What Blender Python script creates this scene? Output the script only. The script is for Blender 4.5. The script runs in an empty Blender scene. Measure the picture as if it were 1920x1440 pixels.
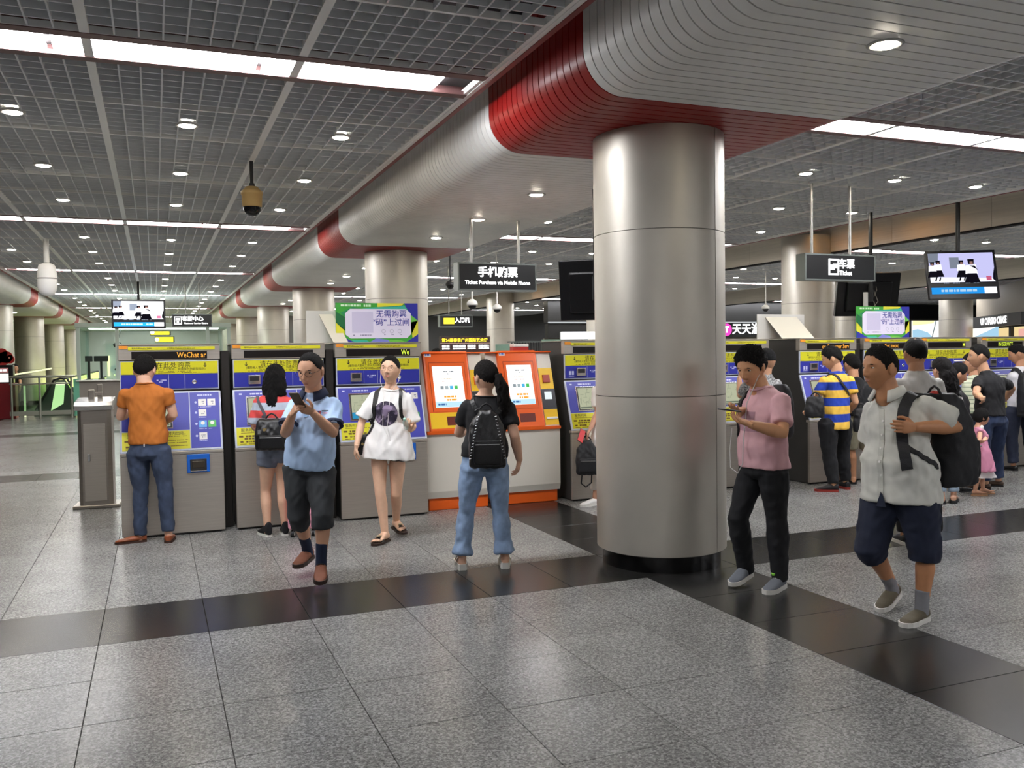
import bpy, bmesh, math, random
import numpy as np
from mathutils import Vector, Matrix
from mathutils.bvhtree import BVHTree
random.seed(7); np.random.seed(7)
S = bpy.context.scene
C = S.collection
PI = math.pi

# ---------------------------------------------------------------- camera, world, exposure
cam = bpy.data.objects.new('camera', bpy.data.cameras.new('camera'))
C.objects.link(cam)
cam.data.sensor_fit = 'HORIZONTAL'
cam.data.sensor_width = 36.0
cam.data.lens = 36.0 * 1663.236 / 1920.0
cam.data.clip_start = 0.05
cam.data.clip_end = 400
YAW, PITCH, ROLL = 0.382738829, -0.0340917, -0.014519
fw = Vector((math.sin(YAW)*math.cos(PITCH), math.cos(YAW)*math.cos(PITCH), math.sin(PITCH)))
rt = Vector((math.cos(YAW), -math.sin(YAW), 0))
up = rt.cross(fw)
rt, up = math.cos(ROLL)*rt + math.sin(ROLL)*up, -math.sin(ROLL)*rt + math.cos(ROLL)*up
cm = Matrix.Identity(4)
for i in range(3):
    cm[i][0], cm[i][1], cm[i][2] = rt[i], up[i], -fw[i]
cm[2][3] = 1.63
cam.matrix_world = cm
S.camera = cam
w = bpy.data.worlds.new('world'); S.world = w; w.use_nodes = True
w.node_tree.nodes['Background'].inputs[0].default_value = (0.5, 0.5, 0.5, 1)
w.node_tree.nodes['Background'].inputs[1].default_value = 0.02
S.view_settings.view_transform = 'Standard'
S.view_settings.look = 'None'
S.view_settings.gamma = 1.0
S.view_settings.use_curve_mapping = False
S.view_settings.exposure = 0.45
LAMP_STRIP, LAMP_DOWN = 30.0, 100.0

def near_cam(p):
    d = Vector(p) - Vector((0, 0, 1.63))
    z = d.dot(fw)
    if z < 0.3: return False
    return abs(d.dot(rt)/z) < 0.62 and abs(d.dot(up)/z) < 0.48

# ---------------------------------------------------------------- helpers
def lin(c):
    if isinstance(c, str):
        c = [int(c[i:i+2], 16)/255 for i in (0, 2, 4)]
    return tuple((x/12.92 if x <= 0.04045 else ((x+0.055)/1.055)**2.4) for x in c[:3]) + (1.0,)

MATS = {}
def mat(name, col='808080', rough=0.5, metal=0.0, emit=0.0, noise=None, bump=None, spec=0.5, alpha=1.0, trans=0.0, coat=0.0, fleck=None, stretch=None, sheen=0.0):
    if name in MATS: return MATS[name]
    m = bpy.data.materials.new(name); m.use_nodes = True
    nt = m.node_tree; b = nt.nodes['Principled BSDF']
    c = lin(col)
    b.inputs['Base Color'].default_value = c
    b.inputs['Roughness'].default_value = rough
    b.inputs['Metallic'].default_value = metal
    b.inputs['Specular IOR Level'].default_value = spec
    b.inputs['Alpha'].default_value = alpha
    b.inputs['Transmission Weight'].default_value = trans
    b.inputs['Coat Weight'].default_value = coat
    if sheen:
        b.inputs['Sheen Weight'].default_value = sheen
    if emit:
        b.inputs['Emission Color'].default_value = c
        b.inputs['Emission Strength'].default_value = emit
    tc = None
    def coords():
        t = nt.nodes.new('ShaderNodeNewGeometry')
        if stretch:
            mp = nt.nodes.new('ShaderNodeMapping'); mp.inputs['Scale'].default_value = stretch
            nt.links.new(t.outputs['Position'], mp.inputs['Vector']); return mp.outputs['Vector']
        return t.outputs['Position']
    if noise:
        sc, amt = noise
        n = nt.nodes.new('ShaderNodeTexNoise'); n.inputs['Scale'].default_value = sc; n.inputs['Detail'].default_value = 4
        nt.links.new(coords(), n.inputs['Vector'])
        r = nt.nodes.new('ShaderNodeValToRGB')
        r.color_ramp.elements[0].position = 0.3; r.color_ramp.elements[1].position = 0.7
        r.color_ramp.elements[0].color = tuple(x*(1-amt) for x in c[:3]) + (1,)
        r.color_ramp.elements[1].color = tuple(min(1, x*(1+amt)) for x in c[:3]) + (1,)
        nt.links.new(n.outputs['Fac'], r.inputs['Fac'])
        nt.links.new(r.outputs['Color'], b.inputs['Base Color'])
    if bump:
        sc, st = bump
        n2 = nt.nodes.new('ShaderNodeTexNoise'); n2.inputs['Scale'].default_value = sc; n2.inputs['Detail'].default_value = 3
        nt.links.new(coords(), n2.inputs['Vector'])
        bp = nt.nodes.new('ShaderNodeBump'); bp.inputs['Strength'].default_value = st; bp.inputs['Distance'].default_value = 0.01
        nt.links.new(n2.outputs['Fac'], bp.inputs['Height'])
        nt.links.new(bp.outputs['Normal'], b.inputs['Normal'])
    MATS[name] = m
    return m

def emis(name, col, strength):
    if name in MATS: return MATS[name]
    m = bpy.data.materials.new(name); m.use_nodes = True
    nt = m.node_tree; nt.nodes.clear()
    e = nt.nodes.new('ShaderNodeEmission'); o = nt.nodes.new('ShaderNodeOutputMaterial')
    e.inputs[0].default_value = lin(col); e.inputs[1].default_value = strength
    nt.links.new(e.outputs[0], o.inputs[0])
    MATS[name] = m
    return m

class MB:
    """collects simple shapes into one mesh"""
    def __init__(s): s.v = []; s.f = []; s.mi = []; s.sm = []
    def add(s, vs, fs, mi=0, smooth=False):
        o = len(s.v); s.v += [tuple(p) for p in vs]
        for f in fs: s.f.append(tuple(i+o for i in f)); s.mi.append(mi); s.sm.append(smooth)
        return s
    def box(s, x0, x1, y0, y1, z0, z1, mi=0):
        vs = [(x, y, z) for z in (z0, z1) for y in (y0, y1) for x in (x0, x1)]
        return s.add(vs, [(0, 2, 3, 1), (4, 5, 7, 6), (0, 1, 5, 4), (2, 6, 7, 3), (0, 4, 6, 2), (1, 3, 7, 5)], mi)
    def bbox(s, x0, x1, y0, y1, z0, z1, bev=0.01, seg=2, mi=0):
        bm = bmesh.new(); bmesh.ops.create_cube(bm, size=1)
        for v in bm.verts: v.co = Vector(((x0+x1)/2+v.co.x*(x1-x0), (y0+y1)/2+v.co.y*(y1-y0), (z0+z1)/2+v.co.z*(z1-z0)))
        bmesh.ops.bevel(bm, geom=bm.edges[:], offset=bev, segments=seg, affect='EDGES', profile=0.6)
        bm.verts.ensure_lookup_table(); bm.verts.index_update()
        s.add([v.co[:] for v in bm.verts], [[v.index for v in f.verts] for f in bm.faces], mi); bm.free(); return s
    def prism(s, pts, axis, a, b, mi=0):
        n = len(pts)
        def P(p, t): return {'x': (t, p[0], p[1]), 'y': (p[0], t, p[1]), 'z': (p[0], p[1], t)}[axis]
        vs = [P(p, a) for p in pts] + [P(p, b) for p in pts]
        fs = [tuple(range(n)), tuple(range(2*n-1, n-1, -1))] + [(i, i+n, (i+1) % n+n, (i+1) % n) for i in range(n)]
        return s.add(vs, fs, mi)
    def cyl(s, p0, p1, r0, r1=None, n=14, mi=0, caps=True, smooth=True):
        r1 = r0 if r1 is None else r1
        p0, p1 = Vector(p0), Vector(p1); d = (p1-p0).normalized()
        u = d.orthogonal().normalized(); v = d.cross(u)
        vs = []
        for p, r in ((p0, r0), (p1, r1)):
            for i in range(n):
                a = 2*PI*i/n; vs.append(p+u*math.cos(a)*r+v*math.sin(a)*r)
        s.add(vs, [(i, (i+1) % n, (i+1) % n+n, i+n) for i in range(n)], mi, smooth)
        if caps: s.add(vs, [tuple(range(n-1, -1, -1)), tuple(range(n, 2*n))], mi)
        return s
    def lathe(s, prof, c=(0, 0, 0), n=20, mi=0):
        vs = [(c[0]+r*math.cos(2*PI*i/n), c[1]+r*math.sin(2*PI*i/n), c[2]+z) for r, z in prof for i in range(n)]
        fs = [(k*n+i, k*n+(i+1) % n, (k+1)*n+(i+1) % n, (k+1)*n+i) for k in range(len(prof)-1) for i in range(n)]
        return s.add(vs, fs, mi, True)
    def tube(s, pts, r, n=8, mi=0):
        pts = [Vector(p) for p in pts]; rings = []
        u = None
        for i, p in enumerate(pts):
            d = (pts[min(i+1, len(pts)-1)]-pts[max(i-1, 0)]).normalized()
            u = (d.orthogonal() if u is None else u-d*u.dot(d)).normalized(); v = d.cross(u)
            rr = r[i] if isinstance(r, (list, tuple)) else r
            rings += [p+u*math.cos(2*PI*k/n)*rr+v*math.sin(2*PI*k/n)*rr for k in range(n)]
        m = len(pts)
        fs = [(i*n+k, i*n+(k+1) % n, (i+1)*n+(k+1) % n, (i+1)*n+k) for i in range(m-1) for k in range(n)]
        s.add(rings, fs, mi, True)
        s.add(rings, [tuple(range(n-1, -1, -1)), tuple(range((m-1)*n, m*n))], mi); return s
    def xf(s, M):
        s.v = [tuple(M @ Vector(p)) for p in s.v]; return s
    def mesh(s, name, mats):
        me = bpy.data.meshes.new(name); me.from_pydata(s.v, [], s.f)
        if not isinstance(mats, (list, tuple)): mats = [mats]
        for m in mats: me.materials.append(m)
        me.polygons.foreach_set('material_index', s.mi); me.polygons.foreach_set('use_smooth', s.sm)
        me.update(); return me
    def build(s, name, mats, parent=None, loc=None):
        return link(name, s.mesh(name, mats), parent, loc)

def link(name, me, parent=None, loc=None, rot=None):
    o = bpy.data.objects.new(name, me); C.objects.link(o)
    if parent is not None: o.parent = parent
    if loc is not None: o.location = loc
    if rot is not None: o.rotation_euler = rot
    return o

def tag(o, label=None, cat=None, group=None, kind=None):
    if label: o['label'] = label
    if cat: o['category'] = cat
    if group: o['group'] = group
    if kind: o['kind'] = kind
    return o

def thing(name, label, cat, loc=(0, 0, 0), rz=0, group=None):
    o = link(name, None, None, loc, (0, 0, rz)); o.empty_display_size = 0.1
    return tag(o, label, cat, group)

def struct(name, mb, mats, label, cat=None):
    o = mb.build(name, mats); o['kind'] = 'structure'; o['label'] = label
    o['category'] = cat or name.split('_')[0]
    return o

TXT = {}
def text_mesh(s, align='CENTER', bold=0.0, spacing=1.0):
    k = (s, align, bold, spacing)
    if k not in TXT:
        cu = bpy.data.curves.new('lettering', 'FONT'); cu.body = s; cu.size = 1.0
        cu.align_x = align; cu.align_y = 'CENTER'; cu.resolution_u = 2; cu.offset = bold; cu.space_character = spacing
        o = bpy.data.objects.new('lettering_src', cu); C.objects.link(o)
        dg = bpy.context.evaluated_depsgraph_get()
        me = bpy.data.meshes.new_from_object(o.evaluated_get(dg))
        bpy.data.objects.remove(o); me.name = 'lettering'
        TXT[k] = me
    return TXT[k]

def text(s, size, m, parent, loc, rot=(PI/2, 0, 0), align='CENTER', bold=0.0, sx=1.0, name='lettering', spacing=1.0):
    base = text_mesh(s, align, bold, spacing)
    k = (s, align, bold, spacing, m.name)
    if k not in TXT:
        me = base.copy(); me.materials.clear(); me.materials.append(m); TXT[k] = me
    o = link(name, TXT[k], parent, loc, rot); o.scale = (size*sx, size, size)
    return o

ORD = ['first', 'second', 'third', 'fourth', 'fifth', 'sixth', 'seventh', 'eighth', 'ninth', 'tenth', 'eleventh', 'twelfth', 'thirteenth', 'fourteenth', 'fifteenth', 'sixteenth',
       'seventeenth', 'eighteenth', 'nineteenth', 'twentieth', 'twenty-first', 'twenty-second', 'twenty-third', 'twenty-fourth', 'twenty-fifth', 'twenty-sixth']
# ================================================================ SETTING
def granite(name, base, spread, rough, dark):
    m = bpy.data.materials.new(name); m.use_nodes = True; nt = m.node_tree; b = nt.nodes['Principled BSDF']
    g = nt.nodes.new('ShaderNodeNewGeometry')
    v = nt.nodes.new('ShaderNodeTexVoronoi'); v.inputs['Scale'].default_value = 130
    n = nt.nodes.new('ShaderNodeTexNoise'); n.inputs['Scale'].default_value = 55; n.inputs['Detail'].default_value = 5
    big = nt.nodes.new('ShaderNodeTexNoise'); big.inputs['Scale'].default_value = 2.2; big.inputs['Detail'].default_value = 3
    # a tone of its own for every 0.6 m slab
    sn = nt.nodes.new('ShaderNodeVectorMath'); sn.operation = 'SNAP'; sn.inputs[1].default_value = (0.6, 0.6, 5.0)
    off = nt.nodes.new('ShaderNodeVectorMath'); off.operation = 'ADD'; off.inputs[1].default_value = (0.34, -0.36, 1.0)
    wn = nt.nodes.new('ShaderNodeTexWhiteNoise')
    for a in (v, n, big): nt.links.new(g.outputs['Position'], a.inputs['Vector'])
    nt.links.new(g.outputs['Position'], off.inputs[0]); nt.links.new(off.outputs[0], sn.inputs[0]); nt.links.new(sn.outputs[0], wn.inputs['Vector'])
    def mth(op, a, bb):
        q = nt.nodes.new('ShaderNodeMath'); q.operation = op
        for i, x in enumerate((a, bb)):
            if hasattr(x, 'name') and hasattr(x, 'is_output'): nt.links.new(x, q.inputs[i])
            else: q.inputs[i].default_value = x
        return q.outputs[0]
    sep = nt.nodes.new('ShaderNodeSeparateColor'); nt.links.new(v.outputs['Color'], sep.inputs[0])
    t = mth('ADD', mth('MULTIPLY', sep.outputs[0], 0.45), mth('MULTIPLY', n.outputs['Fac'], 0.75))
    t = mth('ADD', t, mth('MULTIPLY', big.outputs['Fac'], 0.25))
    t = mth('ADD', t, mth('MULTIPLY', wn.outputs['Value'], 0.07))
    r = nt.nodes.new('ShaderNodeValToRGB'); cr = r.color_ramp
    cr.elements[0].position = 0.38; cr.elements[1].position = 1.12 if False else 1.0
    bl = lin(base)
    cr.elements[0].color = tuple(x*(1-spread) for x in bl[:3])+(1,)
    cr.elements[1].color = tuple(min(1, x*(1+spread*1.5)) for x in bl[:3])+(1,)
    e = cr.elements.new(0.72); e.color = bl
    nt.links.new(t, r.inputs['Fac']); nt.links.new(r.outputs['Color'], b.inputs['Base Color'])
    rr = nt.nodes.new('ShaderNodeMapRange'); rr.inputs[3].default_value = rough*0.92; rr.inputs[4].default_value = rough*1.1
    nt.links.new(big.outputs['Fac'], rr.inputs[0]); nt.links.new(rr.outputs[0], b.inputs['Roughness'])
    b.inputs['Specular IOR Level'].default_value = 0.18 if not dark else 0.3
    return m
M_GRAN = granite('grey_granite', '757573', 0.6, 0.24, False)
M_BAND = granite('black_granite', '232322', 0.5, 0.24, True)
M_JOINT = mat('tile_joint', '4c4a47', 0.8)

YB, XB = 5.54, 3.26           # near edges of the dark bands; bands are 0.8 m wide, every 8 m
fm = MB().add([(-14, -8, -.014), (44, -8, -.014), (44, 72, -.014), (-14, 72, -.014)], [(0, 1, 2, 3)])
floor = struct('floor', fm, M_JOINT, 'polished grey granite tile floor crossed by dark stone bands', 'floor')
def grid_edges(lo, hi, b0):
    out = []; k = math.floor((lo-b0)/8)
    while True:
        o = b0+8*k
        if o > hi: break
        seg = [(o, o+.8, True)]+[(o+.8+.6*i, o+1.4+.6*i, False) for i in range(12)]
        out += [s for s in seg if s[1] > lo and s[0] < hi]; k += 1
    return out
tiles = []
for (x0, x1, bx) in grid_edges(-14, 44, XB):
    for (y0, y1, by) in grid_edges(-8, 72, YB):
        c = ((x0+x1)/2, (y0+y1)/2)
        tiles.append((math.hypot(*c)+(0 if near_cam((c[0], c[1], 0)) else 1000), x0, x1, y0, y1, bx or by))
tiles.sort()
tmesh = {}
far = MB()
for i, (d, x0, x1, y0, y1, dk) in enumerate(tiles):
    wx, wy = round(x1-x0, 2), round(y1-y0, 2); g = .0016
    if i < 300:
        k = (wx, wy, dk)
        if k not in tmesh:
            a, bq = wx/2-g, wy/2-g; e = .0015
            mb = MB().add([(-a, -bq, -.012), (a, -bq, -.012), (a, bq, -.012), (-a, bq, -.012), (-a, -bq, -e), (a, -bq, -e), (a, bq, -e), (-a, bq, -e),
                           (-a+e, -bq+e, 0), (a-e, -bq+e, 0), (a-e, bq-e, 0), (-a+e, bq-e, 0)],
                          [(0, 1, 5, 4), (1, 2, 6, 5), (2, 3, 7, 6), (3, 0, 4, 7), (4, 5, 9, 8), (5, 6, 10, 9), (6, 7, 11, 10), (7, 4, 8, 11), (8, 9, 10, 11)])
            tmesh[k] = mb.mesh('floor_tile', M_BAND if dk else M_GRAN)
        link('floor_tile', tmesh[k], floor, ((x0+x1)/2, (y0+y1)/2, random.uniform(-.0004, .0004)))
    else:
        far.add([(x0+g, y0+g, 0), (x1-g, y0+g, 0), (x1-g, y1-g, 0), (x0+g, y1-g, 0)], [(0, 1, 2, 3)], 1 if dk else 0)
tag(far.build('floor_tile', [M_GRAN, M_BAND], floor), kind='stuff')

# ---- ceiling
H = 3.67
M_GRID = mat('grille_paint', 'e2e5e8', 0.45, 0.0)
M_RAIL = mat('rail_paint', 'f2f2f0', 0.4)
M_VOID = mat('ceiling_void', '6a6d70', 0.9)
cb = MB().add([(-14, -8, 4.25), (44, -8, 4.25), (44, 72, 4.25), (-14, 72, 4.25)], [(3, 2, 1, 0)])
ceiling = struct('ceiling', cb, M_VOID, 'open cell grey grille ceiling hung under a dark void', 'ceiling')
PX, PY, NX, NY = 1.34, 1.0629, 9, 7
def fins(mb, x0, y0, wx, wy, t=.011, h=.05):
    cx, cy = wx/NX, wy/NY
    for i in range(1, NX):
        x = x0+cx*i; mb.add([(x-t/2, y0, H), (x+t/2, y0, H), (x+t/2, y0+wy, H), (x-t/2, y0+wy, H), (x-t/2, y0, H+h), (x+t/2, y0, H+h), (x+t/2, y0+wy, H+h), (x-t/2, y0+wy, H+h)],
                            [(3, 2, 1, 0), (0, 4, 7, 3), (1, 2, 6, 5)])
    for j in range(1, NY):
        y = y0+cy*j; mb.add([(x0, y-t/2, H), (x0+wx, y-t/2, H), (x0+wx, y+t/2, H), (x0, y+t/2, H), (x0, y-t/2, H+h), (x0+wx, y-t/2, H+h), (x0+wx, y+t/2, H+h), (x0, y+t/2, H+h)],
                            [(3, 2, 1, 0), (0, 1, 5, 4), (3, 7, 6, 2)])
BAYS = [(-3.03, 4), (5.03, 4), (13.03, 4), (21.0, 12), (-11.06, 4)]
pan = MB(); fins(pan, -PX/2+.028, -PY/2+.012, PX-.056, PY-.024)
pan_me = pan.mesh('ceiling_panel', M_GRID)
jobs = []
for bi, (bx0, nx) in enumerate(BAYS):
    for k in range(-1, 8):
        yl = 6.17+8*k
        for j in range(7):
            for i in range(nx):
                c = (bx0+PX*(i+.5), yl+.56+PY*(j+.5), H)
                if c[1] > 62 or (bi == 3 and c[1] < 12): continue
                jobs.append((math.hypot(c[0], c[1])+(0 if near_cam(c) else 1000), c))
jobs.sort()
farp = MB()
for n, (d, c) in enumerate(jobs):
    if n < 300: link('ceiling_panel', pan_me, ceiling, (c[0], c[1], 0))
    elif d < 1000 or c[1] < 14: fins(farp, c[0]-PX/2+.028, c[1]-PY/2+.012, PX-.056, PY-.024)
tag(farp.build('ceiling_panel', M_GRID, ceiling), kind='stuff')
for bi, (bx0, nx) in enumerate(BAYS):
    for i in range(nx+1):
        x = bx0+PX*i; ww = .058
        MB().box(x-ww/2, x+ww/2, (12 if bi == 3 else -8), 62, H-.006, H+.04).build('ceiling_rail', M_RAIL, ceiling)
    cross = MB()
    for k in range(-1, 8):
        for j in range(8):
            y = 6.17+8*k+.56+PY*j
            if bi == 3 and y < 12: continue
            MB().box(bx0, bx0+PX*nx, y-.013, y+.013, H-.004, H+.04).build('ceiling_rail', M_RAIL, ceiling)

# ---- clad beams over the column rows
M_SLAT = mat('grey_slat', 'ecece8', 0.42, 0.0, noise=(1.5, .05))
M_RED = mat('red_slat', '981615', 0.36, 0.0, noise=(1.5, .06), spec=.25)
M_DARK = mat('dark_backing', '17171a', 0.8)
M_TRIMR = mat('red_trim', '7e2c2c', 0.45)
def beam_prof(half=1.09, r=.28, right=True, ins=0.0):
    p = [(-half+ins, 4.05), (-half+ins, 3.55)]
    for a in range(1, 10):
        t = a/9*PI/2; p.append((-half+r-(r-ins)*math.cos(t), 3.55-(r-ins)*math.sin(t)))
    hr = half+.09
    q = [(hr-r+(r-ins)*math.sin(a/9*PI/2), 3.55-(r-ins)*math.cos(a/9*PI/2)) for a in range(0, 10)]+[(hr-ins, 4.05)]
    return p+q
def slat_mesh(name, m, mir):
    P = [((-x if mir else x), z) for x, z in beam_prof()]; Q = [((-x if mir else x), z) for x, z in beam_prof(ins=.014)]
    wy = .0445; n = len(P); mb = MB()
    for (A, ya, Bq, yb, smooth) in ((P, -wy, P, wy, True), (Q, -wy, P, -wy, False), (P, wy, Q, wy, False)):
        fs = [((i, n+i, n+i+1, i+1) if not mir else (i+1, n+i+1, n+i, i)) for i in range(n-1)]
        mb.add([(x, ya, z) for x, z in A]+[(x, yb, z) for x, z in Bq], fs, 0, smooth)
    return mb.mesh(name, m)
COLX = [-4.35, 3.65, 11.65]
for bi, bxc in enumerate(COLX[:2]):
    mir = bi == 0
    back = MB()
    P = [(bxc+(-x if mir else x), z) for x, z in beam_prof(ins=.035)]
    back.prism(P, 'y', -8, 62)
    bo = struct('ceiling_beam', back, M_DARK, ['curved slat clad beam over the far left row of columns', 'big curved beam of grey slats with red bands over the nearest column'][bi], 'beam')
    g_me, r_me = slat_mesh('slat', M_SLAT, mir), slat_mesh('slat', M_RED, mir)
    farS = MB()
    ks = sorted(range(-30, 600), key=lambda k: abs(k*.1+1.03))
    lo, hi = (1.2, 22) if bi == 1 else (20, 40)
    for k in range(-60, 600):
        y = .03+k*.1; red = abs((y-5.98+4) % 8-4) < .85
        if lo < y < hi:
            link('slat', r_me if red else g_me, bo, (bxc, y, 0))
        else:
            me = r_me if red else g_me
            farS.add([(v.co.x+bxc, v.co.y+y, v.co.z) for v in me.vertices], [p.vertices[:] for p in me.polygons], 1 if red else 0, True)
    tag(farS.build('slat', [M_SLAT, M_RED], bo), kind='stuff')
# edge trims of the grille ceiling beside the beams
def ceiling_edge(x, sgn):
    MB().box(min(x, x+sgn*.035), max(x, x+sgn*.035), -8, 62, H-.012, H+.05).build('ceiling_edge', M_RAIL, ceiling)
    MB().box(min(x+sgn*.035, x+sgn*.075), max(x+sgn*.035, x+sgn*.075), -8, 62, H-.018, H+.1).build('ceiling_edge', M_TRIMR, ceiling)
ceiling_edge(2.33, 1); ceiling_edge(-3.03-.03, -1); ceiling_edge(4.97, -1)
# flat beige fascias on the right, hung beyond the edge of the grille
M_BEIGE = mat('beige_board', 'ece3d4', 0.35, 0.0, noise=(3, .06), stretch=(.3, .3, 14))
for fx_, z0, lab in ((12.05, 3.48, 'flat beige boarded beam crossing behind the hanging televisions'), (20.9, 3.42, 'second beige boarded beam further back over the shops')):
    o = struct('ceiling_beam', MB().box(fx_+.02, fx_+.12, -8, 62, z0+.01, 4.24), M_DARK, lab, 'beam')
    for y0 in range(-8, 62, 2):
        MB().box(fx_, fx_+.02, y0+.004, y0+1.996, z0, 4.24).build('board', M_BEIGE, o)
    MB().box(fx_-.01, fx_+.13, -8, 62, z0-.025, z0).build('edge_trim', M_DARK, o)
ceiling_edge(10.45, 1)

# ---- columns
M_STEEL = mat('column_steel', 'd0cbc0', 0.47, 0.75, noise=(2.2, .06), bump=(240, .05))
M_SKIRT = mat('black_skirt', '0c0c0d', 0.25)
M_SEAM = mat('seam', '4a4540', 0.6)
def column(x, y, label, top=3.27, near=False):
    n = 64 if near else 32
    base = MB().cyl((x, y, 0), (x, y, .13), .455, n=n)
    o = struct('column', base, M_SKIRT, label, 'column')
    zs = [.125, 1.3, 2.52, top]
    for a, b in zip(zs, zs[1:]):
        for k in range(2 if near else 1):
            if near:   # two half shells with a vertical joint
                a0 = math.radians(-66+180*k)+.007; a1 = a0+PI-.014; m = 33
                vs = [(x+.5*math.cos(a0+(a1-a0)*i/(m-1)), y+.5*math.sin(a0+(a1-a0)*i/(m-1)), z) for z in (a+.0025, b-.0025) for i in range(m)]
                vi = [(x+.488*math.cos(a0+(a1-a0)*i/(m-1)), y+.488*math.sin(a0+(a1-a0)*i/(m-1)), z) for z in (a+.0025, b-.0025) for i in range(m)]
                mb = MB().add(vs, [(i, i+1, i+1+m, i+m) for i in range(m-1)], 0, True)
                vv = vs+vi
                mb.add(vv, [(i, i+2*m, i+1+2*m, i+1) for i in range(m-1)]+[(i+m, i+1+m, i+1+3*m, i+3*m) for i in range(m-1)]+[(0, m, 3*m, 2*m), (m-1, 3*m-1, 4*m-1, 2*m-1)], 0)
                mb.build('cladding_panel', M_STEEL, o)
            else:
                MB().cyl((x, y, a+.003), (x, y, b-.003), .5, n=n, caps=False).build('cladding_panel', M_STEEL, o)
    MB().cyl((x, y, .12), (x, y, top), .487, n=n, caps=True).build('column_core', M_SEAM, o)
    return o
column(3.65, 5.98, 'large steel clad round column in the middle of the hall', near=True)
for k, nm in ((1, 'second round column from the camera, behind the machines with the green poster'), (2, 'third round column along the clad beam'), (3, 'fourth round column along the clad beam'), (4, 'fifth round column along the clad beam'), (5, 'sixth round column along the clad beam')):
    column(3.65, 5.98+8*k, nm)
for k, nm in ((2, 'nearest round column of the far left row'), (3, 'second column of the far left row, at the picture edge'), (4, 'wide round column of the left row behind the escalator rail'), (5, 'round column of the left row beside the service booth'), (6, 'last round column of the left row')):
    column(-4.35, 5.98+8*k, nm)
for k, nm in ((1, 'round column under the beige beam behind the Ticket sign'), (2, 'round column under the beige beam, hidden behind the big column'), (3, 'round column behind the orange ticket machines')):
    column(11.65+.25*(k == 1), 5.98+8*k, nm, 3.82)
column(20.3, 21.98, 'round column behind the television backs', 3.82)
column(24.2, 21.4, 'pale round column beneath the tilted bright television', 3.6)

# ---- walls
M_WALL = mat('dark_wall', '6a6b6a', 0.35, 0.0, noise=(.4, .08))
M_SIDE = mat('side_wall', 'c9c4ba', 0.6)
struct('wall_back', MB().box(6, 44, 45, 45.3, 0, 4.3), M_WALL, 'dark grey panelled wall at the end of the hall')
struct('wall_far', MB().box(-14, 6, 57, 57.3, 0, 4.3), mat('far_wall', 'ced2c8', .5), 'far end wall beyond the service booth')
struct('wall_left', MB().box(-14.3, -14, -8, 72, 0, 4.3), M_SIDE, 'left side wall of the hall')
struct('wall_right', MB().box(44, 44.3, -8, 72, 0, 4.3), M_SIDE, 'right side wall of the hall')
struct('wall_front', MB().box(-14, 44, -8.3, -8, 0, 4.3), M_SIDE, 'wall of the hall behind the viewpoint')

# ---- strip lights
M_LAMP = emis('lamp_glow', 'f9f9fd', LAMP_STRIP)
M_HOUS = mat('lamp_housing', '6e4c4a', 0.5)
M_LVOID = mat('lamp_void', '1a1112', 0.7)
def strip(xa, xb, yl, segs, label):
    t = thing('strip_light', label, 'light', ((xa+xb)/2, yl+.28, H), 0, 'recessed strip lights across the ceiling')
    X = (xa+xb)/2
    hb = MB()
    for y0, y1 in ((-.285, -.19), (.19, .285)): hb.box(xa-X, xb-X, y0, y1, -.01, .02)
    hb.box(xa-X, xb-X, -.285, -.27, .0, .1).box(xa-X, xb-X, .27, .285, .0, .1)
    hb.build('housing', M_HOUS, t)
    MB().box(xa-X, xb-X, -.19, .19, .05, .06).build('reflector', M_LVOID, t)
    for (a, b) in segs:
        mb = MB().bbox(a-X, b-X, -.165, .165, -.004, .04, .012, 2)
        mb.build('diffuser', M_LAMP, t)
for k in range(-1, 7):
    yl = 6.17+8*k
    rown = 'behind the viewpoint' if k < 0 else ORD[k]+' row from the camera'
    strip(-3.05, 2.33, yl, [(-2.77, -1.92), (-1.88, -.60), (-.56, .72), (.76, 2.04)], 'strip light in the left ceiling bay, '+rown)
    strip(4.98, 10.45, yl, [(5.2, 6.4), (6.44, 7.7), (7.74, 9.0), (9.04, 10.2)], 'strip light between the clad and beige beams, '+rown)
    strip(13.0, 18.4, yl, [(13.3, 14.6), (14.64, 15.9), (15.94, 17.2), (17.24, 18.2)], 'strip light beyond the beige beam, '+rown)
    if k > 0: strip(21.0, 30.0, yl, [(21.3, 23.5), (23.54, 25.7), (25.74, 27.9), (27.94, 29.8)], 'strip light above the shop fronts, '+rown)

# ---- downlights
M_DL = emis('downlight_glow', 'fff3dd', LAMP_DOWN)
M_RIM = mat('downlight_rim', 'c9c9c6', 0.35)
rim_me = MB().lathe([(.072, .0), (.088, -.004), (.098, .003), (.09, .02), (.072, .03)], n=20).mesh('rim', M_RIM)
lens_me = MB().lathe([(.0, -.014), (.035, -.012), (.06, -.006), (.072, .004), (.073, .03)], n=16).mesh('lens', M_DL)
def downlight(x, y, z, label, grp):
    t = thing('downlight', label, 'light', (x, y, z), 0, grp)
    link('rim', rim_me, t); link('lens', lens_me, t)
rowi = 0
for k in range(0, 6):
    for dy in (2.13, 4.28, 6.43):
        y = 6.17+8*k+dy
        for bi, (xs, lab, ymax) in enumerate((((-2.36, -1.02, .32, 1.66), 'in the left ceiling bay', 60), ((5.70, 7.04, 8.38, 9.72), 'between the two beams', 50), ((13.7, 15.04, 16.38, 17.7), 'beyond the beige beam', 40))):
            if y > ymax: continue
            for xi, x in enumerate(xs):
                downlight(x, y, H-.012, 'round downlight %s, %s row back, %s from left' % (lab, ORD[rowi], ORD[xi]), 'downlights in the grille ceiling')
        rowi += 1
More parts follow.
